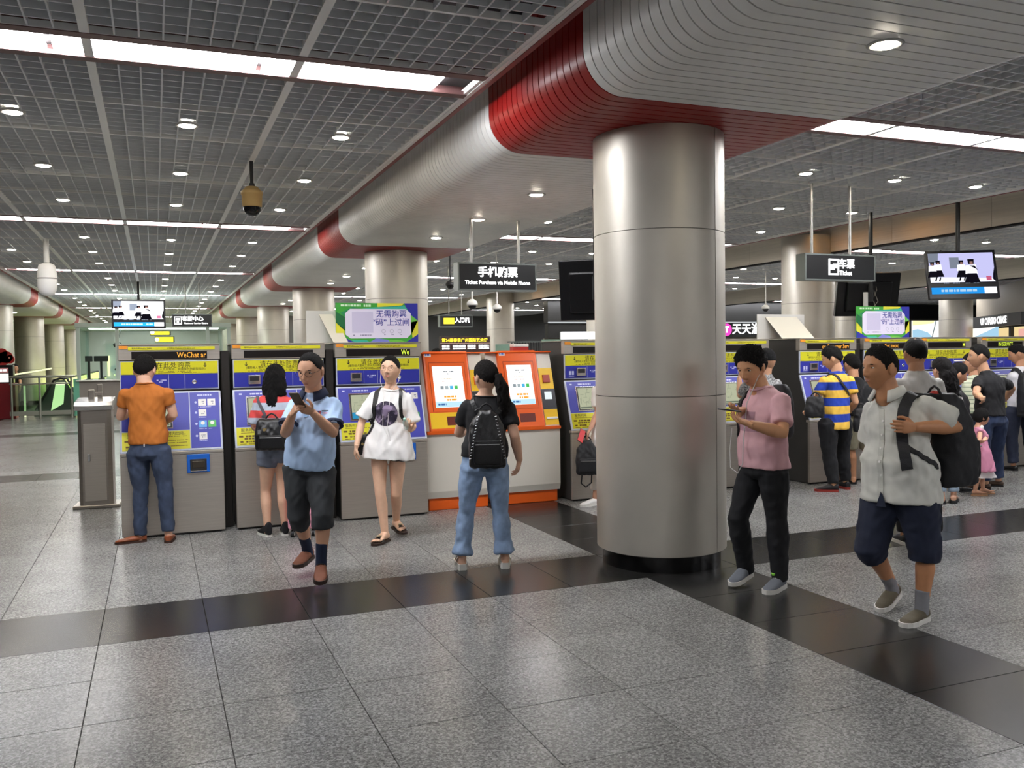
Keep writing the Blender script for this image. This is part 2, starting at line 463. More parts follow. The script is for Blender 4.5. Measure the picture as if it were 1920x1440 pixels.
for i, y in enumerate((3.73, 8.44, 10.2, 11.95, 16.4, 18.2, 19.95, 24.4, 26.2, 27.9, 32.4, 34.2, 40.4)):
    downlight(3.7, y, 3.262, 'round downlight under the grey slatted beam, %s along it' % ORD[i], 'downlights under the clad beam')
for i, y in enumerate((29.0, 32.4, 34.2, 40.4, 42.2)):
    downlight(-4.35, y, 3.262, 'round downlight under the far left beam, %s along it' % ORD[i], 'downlights under the clad beam')

M_WARM = emis('warm_glow', 'ffb768', 70.0)
for i, y in enumerate((4.2, 11.4, 13.0, 21.5, 27.5)):
    t = thing('cove_light', 'warm spotlight in the slot beside the beige fascia, %s from the camera' % ORD[i], 'light', (11.45, y, 3.85), 0, 'warm spotlights along the beige fascia')
    MB().cyl((0, 0, 0), (0, 0, .12), .06, n=14).build('can', M_RIM, t); MB().cyl((0, 0, -.004), (0, 0, 0), .05, n=14).build('lens', M_WARM, t)
    MB().cyl((0, 0, .12), (0, 0, .4), .01, n=8).build('rod', M_RIM, t)
# ================================================================ TICKET MACHINES
M_CAB = mat('brushed_steel', 'bdb6ac', 0.42, 0.75, noise=(3, .06), stretch=(1, 1, 40))
M_CABS = mat('cabinet_side', '4b4947', 0.45, 0.5)  # dark reflections on the steel sides are put into this colour
M_FRAME = mat('pale_frame', 'c3cadb', 0.4)
M_YEL = mat('yellow_panel', 'd9d423', 0.45)
M_YELW = mat('warm_yellow', 'f0c419', 0.45)
M_BLUE = mat('blue_panel', '2f35a0', 0.4)
M_BLUE2 = mat('violet_blue_panel', '4347ae', 0.4)
M_INK = mat('black_ink', '1a1a14', 0.6)
M_PALEINK = mat('pale_ink', 'c8cdf0', 0.6)
M_LEDB = mat('led_panel', '120c0a', 0.3)
M_AMB = emis('led_amber', 'ffb347', 0.9)
M_LIME = emis('led_lime', 'e4ff50', 0.95)
M_ORTAG = mat('orange_tag', 'ef9a2c', 0.5)
M_CHROME = mat('chrome', 'd7d7d9', 0.18, 0.9)
M_WHITE = mat('white_paint', 'e9e7e2', 0.45)
M_TRAYB = mat('tray_blue', '1c66c8', 0.35)
M_TRAYD = mat('tray_dark', '23201c', 0.6)
M_SCR = emis('touch_screen', 'cfd3b4', 0.55)
M_SCRB = emis('touch_screen_blue', '3aa0d0', 0.6)
M_BEZ = mat('bezel', '2b2b2e', 0.4)
M_GRN = mat('icon_green', '59b95a', 0.5)
M_CYAN = mat('icon_blue', '62a8e8', 0.5)

def dashes(mb, x0, x1, z, hh, y=0, seed=1, dens=.75):
    r = random.Random(seed); x = x0
    while x < x1:
        ww = r.uniform(.6, 2.2)*hh
        if r.random() < dens: mb.box(x, min(x1, x+ww), y-.0006, y, z-hh/2, z+hh/2)
        x += ww+hh*.35
    return mb
def arrow_mb(h, y):
    t = h*.09
    return MB().box(-t, t, y-.001, y, -h/2+t, h/2).add([(-h*.36, y-.001, -h*.12), (-h*.28, y-.001, -h*.04), (0, y-.001, -h*.36), (h*.28, y-.001, -h*.04), (h*.36, y-.001, -h*.12), (0, y-.001, -h*.52)],
        [(0, 1, 2, 5)[::-1], (5, 2, 3, 4)[::-1]])
CACHE = {}
def cpart(key, name, fn, mats, parent, loc=None, rot=None):
    if key not in CACHE: CACHE[key] = fn().mesh(name, mats)
    return link(name, CACHE[key], parent, loc, rot)
SL = math.atan2(.19, .55); SLEN = math.hypot(.19, .55)
def machine(x, y, label, led='', ledm=None, variant=0, w=.89):
    t = thing('ticket_machine', label, 'machine', (x, y, 0), 0, 'blue and yellow ticket machines')
    prof = [(0, .012), (0, .765), (.2, 1.325), (.2, 1.755), (.8, 1.755), (.8, .012)]
    cpart('cab', 'cabinet', lambda: MB().prism(prof, 'x', .012, w-.012), M_CABS, t)
    cpart('plinth', 'plinth', lambda: MB().box(.03, w-.03, .03, .78, 0, .02), M_BEZ, t)
    cpart('low', 'lower_door', lambda: MB().bbox(0, w, -.012, .03, .02, .745, .004, 1), M_CAB, t)
    cpart('sill', 'console_sill', lambda: MB().bbox(0, w, -.016, .06, .748, .776, .004, 1), M_CAB, t)
    cpart('hdr', 'header', lambda: MB().bbox(0, w, .17, .24, 1.618, 1.76, .004, 1).bbox(-.002, w+.002, .16, .8, 1.757, 1.768, .003, 1), M_CAB, t)
    cpart('tagb', 'number_tag', lambda: MB().box(.012, .085, .164, .171, 1.722, 1.752), M_ORTAG, t)
    st = cpart('strip', 'header_strip', lambda: MB().box(.088, .845, .163, .171, 1.712, 1.742), M_YEL, t)
    text('服务热线/Hotline 96891', .017, M_INK, st, (.12, .1622, 1.727), align='LEFT', bold=.01)
    text('公司网址/Website www.gzmtr.com', .017, M_INK, st, (.42, .1622, 1.727), align='LEFT', bold=.01)
    ld = cpart('led', 'led_display', lambda: MB().box(.115, .775, .166, .172, 1.628, 1.698), M_LEDB, t)
    if led: text(led, .072, ledm or M_AMB, ld, (.765, .1652, 1.662) if variant != 7 else (.45, .1652, 1.662), align='RIGHT' if variant != 7 else 'CENTER', name='led_lettering', sx=.78, bold=.004)
    # upper instruction panel
    up = cpart('upf', 'upper_panel', lambda: MB().bbox(.012, w-.012, .182, .21, 1.338, 1.612, .006, 2), M_FRAME, t)
    by = cpart('by', 'instruction_banner', lambda: MB().box(.022, w-.022, .176, .183, 1.488, 1.603), M_YEL, t)
    text('请在此处购票', .058, M_INK, by, (w/2, .1752, 1.567), spacing=1.12)
    text('(谨防他人冒充工作人员以帮助、购票等为由骗取钱财)', .0265, M_INK, by, (w/2, .1752, 1.531), bold=.004)
    cpart('fine', 'fine_print', lambda: dashes(dashes(MB(), .26, .63, 1.511, .005, .1755, 3), .15, .72, 1.499, .005, .1755, 4), M_INK, by)
    for ax in (.135, .755): cpart('arw', 'arrow', lambda: arrow_mb(.042, 0), M_INK, by, (ax, .1755, 1.567))
    bp = cpart('bp', 'control_panel', lambda: MB().box(.022, w-.022, .176, .183, 1.35, 1.484), M_BLUE, t)
    cpart('div', 'divider', lambda: MB().box(.429, .432, .1745, .176, 1.35, 1.484).box(.571, .574, .1745, .176, 1.35, 1.484).box(.29, .292, .1745, .176, 1.35, 1.484), M_FRAME, bp)
    cpart('slot', 'card_slot', lambda: MB().bbox(.15, .265, .15, .178, 1.372, 1.462, .006, 2).box(.165, .25, .1485, .15, 1.405, 1.45, 1), [M_CHROME, M_BEZ], bp)
    cpart('coin', 'coin_slot', lambda: MB().lathe([(.0, .004), (.016, .004), (.019, .008), (.022, 0)], n=16).xf(Matrix.Translation((.655, .176, 1.408)) @ Matrix.Rotation(PI/2, 4, 'X')), M_CHROME, bp)
    cpart('mark', 'pictogram', lambda: dashes(dashes(MB(), .325, .41, 1.43, .012, .1755, 9), .345, .395, 1.413, .010, .1755, 10), M_PALEINK, bp)
    if variant in (4, 7): cpart('cards', 'card_pictogram', lambda: MB().box(.065, .09, .1745, .176, 1.385, 1.428).box(.1, .125, .1745, .176, 1.385, 1.428).box(.063, .127, .1745, .176, 1.368, 1.374), M_PALEINK, bp)
    # sloping console, built flat in (x, v) then tilted back
    TM = Matrix.Translation((0, -.004, .776)) @ Matrix.Rotation(-SL, 4, 'X')
    def flat(x0, x1, v0, v1, d0, d1, mb=None, mi=0): return (mb or MB()).box(x0, x1, -d1, -d0, v0, v1, mi)
    cp = cpart('con', 'console', lambda: MB().bbox(.002, w-.002, -.012, .012, 0, SLEN-.008, .007, 2).xf(TM), M_FRAME, t)
    cpart('conl', 'screen_panel', lambda: flat(.02, .6, .2, SLEN-.024, .011, .0145).xf(TM), M_BLUE2, t)
    pr = cpart('conr', 'payment_panel', lambda: flat(.609, w-.02, .02, SLEN-.024, .011, .0145).xf(TM), M_BLUE2, t)
    nt_ = cpart('note', 'notice_panel', lambda: flat(.02, .6, .02, .192, .011, .0145).xf(TM), M_YEL, t)
    R = (PI/2-SL, 0, 0)
    def P(x, v, d): q = TM @ Vector((x, -d, v)); return q[:]
    text('服务时间', .036, M_INK, nt_, P(.06, .166, .0152), R, 'LEFT', .004); text('时内出站。', .036, M_INK, nt_, P(.585, .166, .0152), R, 'RIGHT', .004)
    def noteink():
        m = MB(); r = 0
        for v, h, a, b in ((.14, .006, .06, .57), (.108, .018, .04, .3), (.085, .016, .05, .27), (.055, .016, .05, .26), (.104, .007, .34, .58), (.08, .006, .34, .57), (.05, .007, .34, .58), (.032, .006, .05, .3)):
            r += 1; dashes(m, a, b, v, h, -.0147, 20+r, .85)
        return m.xf(TM)
    cpart('noteink', 'fine_print', noteink, mat('brown_ink', '6a5212', .6), nt_)
    cpart('scrt', 'screen_title', lambda: dashes(MB(), .06, .34, SLEN-.055, .016, -.0147, 5, .9).xf(TM), M_PALEINK, t)
    cpart('scrf', 'screen_frame', lambda: flat(.12, .455, .215, .5, .013, .02).xf(TM), M_CHROME, t)
    cpart('scrb', 'screen_bezel', lambda: flat(.13, .445, .225, .49, .02, .021).xf(TM), M_BEZ, t)
    sc = cpart('scr', 'screen', lambda: flat(.142, .433, .236, .48, .021, .0218).xf(TM), M_SCR, t)
    def mapink():
        m = MB(); r = random.Random(4)
        for i in range(26):
            a, v = r.uniform(.155, .40), r.uniform(.29, .465)
            if r.random() < .5: flat(a, a+r.uniform(.02, .06), v, v+.002, .0218, .0222, m)
            else: flat(a, a+.002, v-.03, v+r.uniform(.0, .03), .0218, .0222, m)
        flat(.15, .425, .245, .262, .0218, .0222, m); return m.xf(TM)
    cpart('scri', 'screen_map', mapink, emis('map_lines', '8d9a86', .4), sc)
    if variant != 4: cpart('scri2', 'screen_button', lambda: flat(.142, .2, .236, .30, .0222, .0226).xf(TM), M_SCRB, sc)
    # payment icons
    cpart('ptl', 'panel_title', lambda: dashes(MB(), .675, .81, SLEN-.052, .014, -.0147, 6, .95).xf(TM), M_PALEINK, pr)
    k = 0
    for v, xs in ((.425, (0, 1)), (.325, (0,)), (.215, (0, 1)), (.1, (0,))):
        k += 1
        cpart('bul%d' % k, 'bullet', lambda: MB().cyl(P(.66, v+.035, .0145), P(.66, v+.035, .0155), .011, n=12).xf(Matrix.Identity(4)), M_PALEINK, pr)
        for c in xs:
            m = (M_CYAN if c == 0 else M_GRN) if k == 3 else M_WHITE
            cpart('ic%d%d' % (k, c), 'payment_icon', lambda: flat(.682+c*.083, .752+c*.083, v, v+.066, .0145, .0165).xf(TM), m, pr)
            if k == 3: cpart('icm%d' % c, 'icon_mark', lambda: MB().cyl(P(.717+c*.083, v+.042, .0165), P(.717+c*.083, v+.042, .0172), .018, n=12), M_WHITE, pr)
            else: cpart('icg%d%d' % (k, c), 'icon_mark', lambda: dashes(dashes(MB(), .70+c*.083, .74+c*.083, v+.04, .012, -.0167, k), .705+c*.083, .735+c*.083, v+.022, .008, -.0167, k+5).xf(TM), mat('icon_grey', '9a9aa8', .6), pr)
        cpart('icu%d' % k, 'icon_caption', lambda: dashes(MB(), .682, .80 if len(xs) > 1 else .75, v-.012, .006, -.0147, 40+k, .8).xf(TM), M_PALEINK, pr)
    # ticket outlet
    tr = cpart('tray', 'ticket_tray', lambda: MB().bbox(.565, .765, -.03, -.01, .572, .742, .006, 2), M_TRAYB, t)
    cpart('trayh', 'tray_opening', lambda: MB().bbox(.592, .738, -.034, -.02, .592, .698, .004, 1), M_TRAYD, tr)
    cpart('trayw', 'tray_flap', lambda: MB().bbox(.61, .72, -.036, -.03, .615, .68, .003, 1), mat('smoked_flap', '3b352c', .2), tr)
    cpart('trayl', 'tray_lip', lambda: MB().box(.592, .738, -.04, -.03, .585, .592), M_CHROME, tr)
    return t
machine(-.31, 8.72, 'blue and yellow ticket machine behind the man in the orange t-shirt', 'WeChat ar')
machine(.685, 8.72, 'blue and yellow ticket machine used by the woman in the striped top, display blank', '')
machine(1.675, 8.72, 'blue and yellow ticket machine under the green QR poster, behind the woman in white', 'We', M_LIME)
machine(4.21, 8.74, 'blue and yellow ticket machine between the orange machines and the big column', 'Chat to', None, 4)
machine(6.1, 8.74, 'blue and yellow ticket machine just right of the big column, behind the man in pink', '', None, 4)
machine(7.3, 8.56, 'blue and yellow ticket machine used by the man in the blue and yellow striped shirt', 'on Customer Serv', None, 4)
machine(8.31, 8.56, 'blue and yellow ticket machine under the right-hand green QR poster', 'Get invoic', None, 7)
machine(9.27, 8.56, 'blue and yellow ticket machine behind the balding man and the long-haired woman', 'M', M_LIME, 0)
machine(10.34, 8.56, 'blue and yellow ticket machine whose display reads IN SERVICE', 'IN SERVICE', M_LIME, 7)
# dark service posts between the machines
M_POST = mat('service_post', '35322f', 0.4, 0.4)
for i, (px, py, lab) in enumerate(((.585, 8.8, 'first'), (1.58, 8.8, 'second'), (8.215, 8.66, 'third'), (9.215, 8.66, 'fourth'), (10.19, 8.66, 'fifth'))):
    wdt = .085 if i < 2 else (.08 if i < 4 else .13)
    o = MB().bbox(.006, wdt, .12, .75, 0, 1.7, .006, 1).box(.03, wdt-.03, .112, .12, .1, 1.5).build('service_post', M_POST, None, (px, py, 0))
    tag(o, 'narrow dark filler post between ticket machines, %s from the far left machine' % lab, 'post', 'dark filler posts between the machines')

# ---- orange machines
M_OR = mat('orange_shell', 'ee6418', 0.38)
M_ORD = mat('orange_dark', 'a3300e', 0.4)
M_OWH = mat('cream_shell', 'ddd8cc', 0.4)
M_OSC = emis('kiosk_screen', 'fbfdff', 1.05)
M_RCP = mat('receipt_slot', '6b2312', 0.4)
def orange(x, y, label, lw, ow, rw, yellow_left):
    w = lw+ow+rw; t = thing('mobile_ticket_machine', label, 'machine', (x, y, 0), 0, 'orange ticket machines')
    MB().bbox(.02, w-.02, .02, .6, .0, .13, .006, 1).build('plinth', M_OR, t)
    MB().prism([(0, .13), (-.02, .2), (-.02, .815), (.0, .83), (.26, 1.64), (.62, 1.64), (.62, .13)], 'x', 0, w).build('body', M_OWH, t)
    sl = math.atan2(.26, .81); L = math.hypot(.26, .81)
    TM = Matrix.Translation((0, -.012, .832)) @ Matrix.Rotation(-sl, 4, 'X')
    def fl(x0, x1, v0, v1, d0, d1, bev=0): 
        return (MB().bbox(x0, x1, -d1, -d0, v0, v1, bev, 2) if bev else MB().box(x0, x1, -d1, -d0, v0, v1)).xf(TM)
    a, b = lw, lw+ow
    sh = fl(a, b, -.02, L+.02, -.05, .035, .02).build('orange_front', M_OR, t)
    fl(a+.05, b-.05, .2, L-.11, .034, .037).build('screen_recess', M_ORD, t)
    fl(a+.055, b-.055, .2, L-.118, .0365, .039, .0).build('screen_surround', M_OR, t)
    sc = fl(a+.085, b-.085, .245, L-.155, .039, .041).build('screen', M_OSC, t)
    R = (PI/2-sl, 0, 0); mid = (a+b)/2
    def dd(x0, x1, v, h, seed, m, nm, dens=.6): return dashes(MB(), x0, x1, v, h, -.0412, seed, dens).xf(TM).build(nm, m, sc)
    dd(mid-.06, mid+.07, L-.215, .012, 1, emis('scr_ink', '6b7078', .5), 'screen_lettering'); dd(mid-.03, mid+.04, L-.24, .012, 2, MATS['scr_ink'], 'screen_lettering')
    dd(mid-.07, mid+.08, L-.29, .008, 3, emis('scr_pale', 'e6d3b8', .8), 'screen_lettering'); dd(mid-.07, mid+.08, L-.32, .01, 4, emis('scr_rose', 'f0b8b0', .8), 'screen_lettering')
    for i, cc in enumerate(('8f9aa0', 'a8b4b8', '55b4e6', '54c266')):
        fl(mid-.095+i*.052, mid-.06+i*.052, L-.41, L-.372, .041, .0415).build('screen_icon', emis('scr_icon%d' % i, cc, .8), sc)
    for i in range(2): dd(mid-.065, mid+.075, L-.49-.036*i, .022, 7+i, emis('scr_orange', 'f0a23c', .9), 'screen_button', .95)
    fl(a+.087, b-.087, .247, .305, .041, .0414).build('screen_footer', emis('scr_foot', 'b7dcf4', .9), sc)
    dd(a+.11, a+.2, .278, .02, 11, emis('scr_blue', '4a78b0', .7), 'screen_lettering', .9)
    ml = M_YELW if yellow_left else M_OR
    fl(a+.012, b-.09 if not yellow_left else b-.06, .02, .19, .034, .037).build('dispenser_panel', ml, t)
    fl(mid-.06, mid+.12, .05, .145, .0365, .039).build('dispenser_slot', M_RCP, t)
    tg = fl(a+.018, a+.088, L-.045, L+.0, .035, .0375).build('logo_label', M_WHITE, t)
    dashes(MB(), a+.024, a+.082, L-.022, .022, -.038, 31, .9).xf(TM).build('logo', mat('logo_blue', '3f63c4', .5), tg)
    # right hand column
    fl(b+.006, w-.006, .0, L-.005, -.005, .012, .004).build('side_column', M_OWH, t)
    fl(b+.01, w-.008, .42, .66, .012, .015).build('payment_panel', M_YELW, t)
    fl(b+.045, w-.05, .49, .58, .015, .03, .005).build('coin_unit', M_ORD if not yellow_left else M_OR, t)
    bk = fl(b+.01, w-.008, .19, .415, .012, .017).build('card_reader', mat('reader_grey', '32343a', .4), t)
    fl(b+.045, w-.05, .30, .385, .017, .02).build('reader_screen', emis('reader_scr', 'e8f2f4', .8), bk)
    fl(b+.01, w-.008, .01, .186, .012, .015).build('payment_panel', M_YELW, t)
    fl(b+.03, w-.02, .075, .098, .015, .03, .004).build('receipt_lip', M_WHITE, t)
    MB().bbox(-.004, w+.004, -.045, .1, .80, .835, .008, 2).build('console_ledge', M_OR, t)
    MB().bbox(-.002, w+.002, .2, .62, 1.64, 1.655, .005, 1).build('top_trim', M_OR, t)
    return t
orange(2.6, 8.86, 'left one of the two orange ticket machines, beside the blue machine with the poster', .035, .5, .165, True)
orange(3.35, 8.86, 'right one of the two orange ticket machines, behind the woman with the black backpack', .13, .46, .18, False)

# ---- posters and bent cards standing on the machines
PG = [mat('poster_%d' % i, c, .45) for i, c in enumerate(('3fa63a', '2a8f5a', 'e0dc3a', '2c2f9e', '38b39b', '6fc24a', '1d6b3e', '7f86d8'))]
M_PLAV = mat('poster_lavender', 'e4def2', .5)
M_PINK = mat('poster_ink', '3c3f9c', .5)
def poster(x, y, z, w, h, label):
    t = thing('poster_board', label, 'poster', (x, y, z), 0, 'green and blue poster boards on the machines')
    MB().box(0, w, 0, .012, 0, h).build('board', PG[0], t)
    sh = MB(); q = -.0015
    def tri(pts, mi): sh.add([(px*w, q, pz*h) for px, pz in pts], [tuple(range(len(pts)))[::-1]], mi)
    tri([(0, 0), (0, .22), (.22, 0)], 3); tri([(0, .22), (0, .5), (.1, .34), (.1, .12)], 2); tri([(0, .5), (0, .78), (.14, .6), (.1, .3)], 6)
    tri([(.5, 1), (.83, 1), (.8, .93), (.5, .9)], 2); tri([(.83, 1), (1, 1), (1, .55), (.9, .72)], 3); tri([(.3, .86), (.5, .9), (.83, .95), (.9, .75), (.85, .8)], 4)
    tri([(1, .55), (1, .2), (.93, .1), (.9, .5)], 2); tri([(.9, .72), (1, .55), (.92, .2), (.88, .3)], 5); tri([(1, .2), (1, 0), (.85, 0), (.93, .1)], 3)
    tri([(.22, 0), (.18, .06), (.36, .06), (.4, 0)], 4); tri([(.4, 0), (.48, .1), (.62, .06), (.65, 0)], 7); tri([(.65, 0), (.62, .06), (.78, .05), (.85, 0)], 5)
    tri([(.14, .6), (.3, .86), (.2, .9), (.05, .75)], 1)
    sh.build('colour_shards', PG, t)
    oc = [(.11, .2), (.17, .1), (.86, .1), (.91, .2), (.91, .74), (.85, .85), (.17, .85), (.11, .74)]
    pn = MB().prism([(a*w, b*h) for a, b in oc], 'y', -.004, -.001).build('white_panel', M_PLAV, t)
    MB().box(.19*w, .445*w, -.0048, -.004, .24*h, .78*h).build('blank_square', mat('poster_pale', 'cfc9e4', .5), pn)
    text('无需购票', .082*w/.86, M_PINK, pn, (.67*w, -.0046, .71*h), bold=.012)
    text('“码”上过闸', .082*w/.86, M_PINK, pn, (.665*w, -.0046, .5*h), bold=.012)
    for i in range(3):
        MB().lathe([(.024*w, .0), (.024*w, .001), (.021*w, .001), (.021*w, 0)], n=16).xf(Matrix.Translation(((.57+.1*i)*w, -.004, .28*h)) @ Matrix.Rotation(PI/2, 4, 'X')).build('ring_icon', mat('poster_grey', '8d88a8', .5), pn)
        dashes(MB(), (.555+.1*i)*w, (.595+.1*i)*w, .19*h, .008, -.0042, i).build('icon_caption', MATS['poster_grey'], pn)
    dashes(MB(), .2*w, .45*w, .18*h, .012, -.0042, 5, .9).build('caption', MATS['poster_grey'], pn)
    dashes(MB(), .06*w, .3*w, .94*h, .02, -.0018, 6, .9).build('header_lettering', mat('poster_light', 'd6f0d0', .5), t)
    dashes(MB(), .3*w, .42*w, .935*h, .022, -.0018, 8, .9).build('header_lettering', MATS['poster_light'], t)
    return t
poster(1.71, 8.98, 1.769, .855, .4, 'green and blue poster board on the third machine, over the woman in the white tee')
poster(8.29, 8.84, 1.769, .885, .4, 'green and blue poster board standing right of the hanging Ticket sign')
M_CARD = mat('card_back', 'cfcdc6', .6); M_CARD2 = mat('card_fold', 'd8d2c0', .6)
def bent_card(x, y, w, h, fx0, fx1, fh, label):
    t = thing('folded_card', label, 'card', (x, y, 1.769), 0, 'blank folded cards on the machines')
    MB().bbox(0, w, .02, .032, 0, h, .002, 1).build('card_back', M_CARD, t)
    MB().add([(fx0, .018, fh), (fx1, .018, fh), (fx1+.12, -.16, .0), (fx0+.11, -.16, 0), (fx0, .024, fh), (fx1, .024, fh), (fx1+.12, -.154, 0), (fx0+.11, -.154, 0)],
             [(0, 3, 2, 1), (4, 5, 6, 7), (0, 1, 5, 4), (1, 2, 6, 5), (2, 3, 7, 6), (3, 0, 4, 7)]).build('folded_flap', M_CARD2, t)
bent_card(1.43, 9.08, .3, .325, .13, .27, .29, 'blank folded card leaning over the second machine, left of the green poster')
bent_card(6.86, 8.95, .72, .3, .12, .6, .265, 'wide blank folded card standing above the machine beside the big column')
tb = thing('tissue_box', 'small red and white box on top of the right orange machine', 'box', (3.78, 9.16, 1.655))
MB().bbox(-.09, .09, -.06, .06, 0, .05, .005, 1).build('box', mat('box_red', 'b02a26', .5), tb)
MB().bbox(-.092, .092, -.062, .062, .05, .085, .01, 2).build('lid', M_WHITE, tb)

# ---- steel ticket return bin on the far left
bn = thing('ticket_bin', 'free standing brushed steel post with a small door, left of the ticket machines', 'bin', (-.62, 10.85, 0), math.radians(-4))
M_BIN = mat('bin_steel', 'a49d95', 0.34, 0.85, noise=(3, .05), stretch=(1, 1, 30))
MB().bbox(-.235, .235, -.17, .2, 0, .035, .006, 1).build('base_plate', M_BIN, bn)
MB().prism([(-.17, -.1), (-.13, -.14), (.13, -.14), (.17, -.1), (.17, .12), (.13, .16), (-.13, .16), (-.17, .12)], 'z', .035, 1.08).build('body', M_BIN, bn)
MB().bbox(-.112, .112, -.15, -.14, .08, .93, .003, 1).build('door', M_CAB, bn)
MB().bbox(-.075, -.045, -.162, -.148, .52, .6, .006, 2).build('handle', M_CHROME, bn)
MB().prism([(-.16, 1.08), (.2, 1.15), (.2, 1.19), (.17, 1.21), (-.15, 1.17), (-.19, 1.13)], 'x', -.19, .19).build('sloped_lid', M_CHROME, bn)
MB().bbox(-.07, -.01, .0, .06, 1.17, 1.3, .006, 1).bbox(.02, .07, .02, .08, 1.17, 1.36, .006, 1).bbox(.0, .075, .0, .05, 1.24, 1.27, .004, 1).build('reader', M_BIN, bn)
# ================================================================ HANGING SIGNS, SCREENS, CAMERAS
M_SIGN = mat('sign_black', '17191b', 0.3)
M_SFR = mat('sign_frame', '7f8683', 0.35, 0.6)
M_POLE = mat('pole_steel', 'b9b9b6', 0.3, 0.8)
M_BPOLE = mat('black_pole', '1b1b1d', 0.45)
M_GLOW = emis('sign_glow', 'ffffff', 2.2)
M_GLOWY = emis('sign_glow_yellow', 'ffe23a', 1.6)
def hang_sign(x, y, z0, z1, w, label, poles, top, rz=0, d=.16):
    t = thing('hanging_sign', label, 'sign', (x, y, (z0+z1)/2), rz, 'hanging black signs')
    hh = (z1-z0)/2
    MB().box(-w/2, w/2, 0, d, -hh, hh).build('housing', M_SIGN, t)
    fr = MB()
    for a, b, c, e in ((-w/2-.012, w/2+.012, hh-.004, hh+.014), (-w/2-.012, w/2+.012, -hh-.014, -hh+.004), (-w/2-.012, -w/2+.006, -hh, hh), (w/2-.006, w/2+.012, -hh, hh)):
        fr.box(a, b, -.006, d+.004, c, e)
    fr.build('frame', M_SFR, t)
    for px in poles:
        MB().cyl((px, d/2, hh), (px, d/2, top-(z0+z1)/2), .018 if w > .9 else .012, n=10).cyl((px, d/2, hh), (px, d/2, hh+.02), .035, n=12).build('pole', M_POLE, t)
    return t
s1 = hang_sign(3.9, 10.1, 2.41, 2.72, 1.0, 'hanging black sign reading Ticket Purchase via Mobile Phone', (-.31, .31), 3.27)
text('手机购票', .13, M_GLOW, s1, (0, -.008, .05), bold=.03); text('Ticket Purchase via Mobile Phone', .062, M_GLOW, s1, (0, -.008, -.07), bold=.025)
s2 = hang_sign(7.93, 8.72, 2.49, 2.79, 1.08, 'hanging black sign with white ticket symbol reading Ticket', (-.38, .22), 3.67)
fr = MB()
for a, b, c, e in ((-.19, -.03, .085, .105), (-.19, -.03, -.095, -.075), (-.19, -.17, -.095, .105), (-.05, -.03, -.095, .105)): fr.box(a, b, -.008, 0, c, e)
fr.box(-.165, -.1, -.008, 0, -.03, .03).box(-.12, -.06, -.008, 0, -.01, .045).build('ticket_symbol', M_GLOW, s2)
text('车票', .125, M_GLOW, s2, (.09, -.008, .04), bold=.03); text('Ticket', .075, M_GLOW, s2, (.075, -.008, -.07), bold=.025)
s3 = hang_sign(.97, 25.4, 2.49, 2.81, 1.0, 'hanging black sign reading Customer Service Centre above the glass booth', (-.15, .2), 3.67)
sy = MB()
for a, b, c, e in ((-.45, -.26, .085, .105), (-.45, -.26, -.105, -.085), (-.45, -.43, -.1, .1), (-.28, -.26, -.1, .1)): sy.box(a, b, -.008, 0, c, e)
sy.box(-.41, -.3, -.008, 0, .0, .06).box(-.39, -.33, -.008, 0, -.07, -.02).build('service_symbol', M_GLOW, s3)
text('客服中心', .135, M_GLOW, s3, (.02, -.008, .04), bold=.03); text('Customer Service Centre', .058, M_GLOW, s3, (.1, -.008, -.075), bold=.025)
s4 = hang_sign(6.48, 19.5, 2.28, 2.53, .78, 'small hanging sign with glowing yellow block beside the second column', (-.15, .16), 3.67, d=.12)
MB().bbox(-.3, -.04, -.008, 0, -.07, .07, .003, 1).build('yellow_block', M_GLOWY, s4)
text('入闸机', .12, M_GLOW, s4, (.15, -.008, 0.01), bold=.04)
# far yellow exit signs seen over the booth
for i, (x, y, z, w_) in enumerate(((.25, 37, 2.66, .75), (.42, 39, 2.42, .75))):
    t = thing('exit_sign', ['glowing yellow exit sign above the booth roof, upper one', 'glowing yellow exit sign above the first machine, lower one'][i], 'sign', (x, y, z), 0, 'far yellow exit signs')
    MB().box(-w_/2, w_/2, 0, .1, -.12, .12).build('housing', M_SIGN, t)
    MB().box(-w_/2+.02, w_/2-.05, -.01, 0, -.1, .1).build('face', M_GLOWY, t)
    MB().cyl((-w_/2+.08, -.012, 0), (-w_/2+.08, -.01, 0), .08, n=12).build('arrow', M_GLOW, t)
    MB().cyl((0, .05, .12), (0, .05, 3.67-z), .012, n=8).build('pole', M_POLE, t)

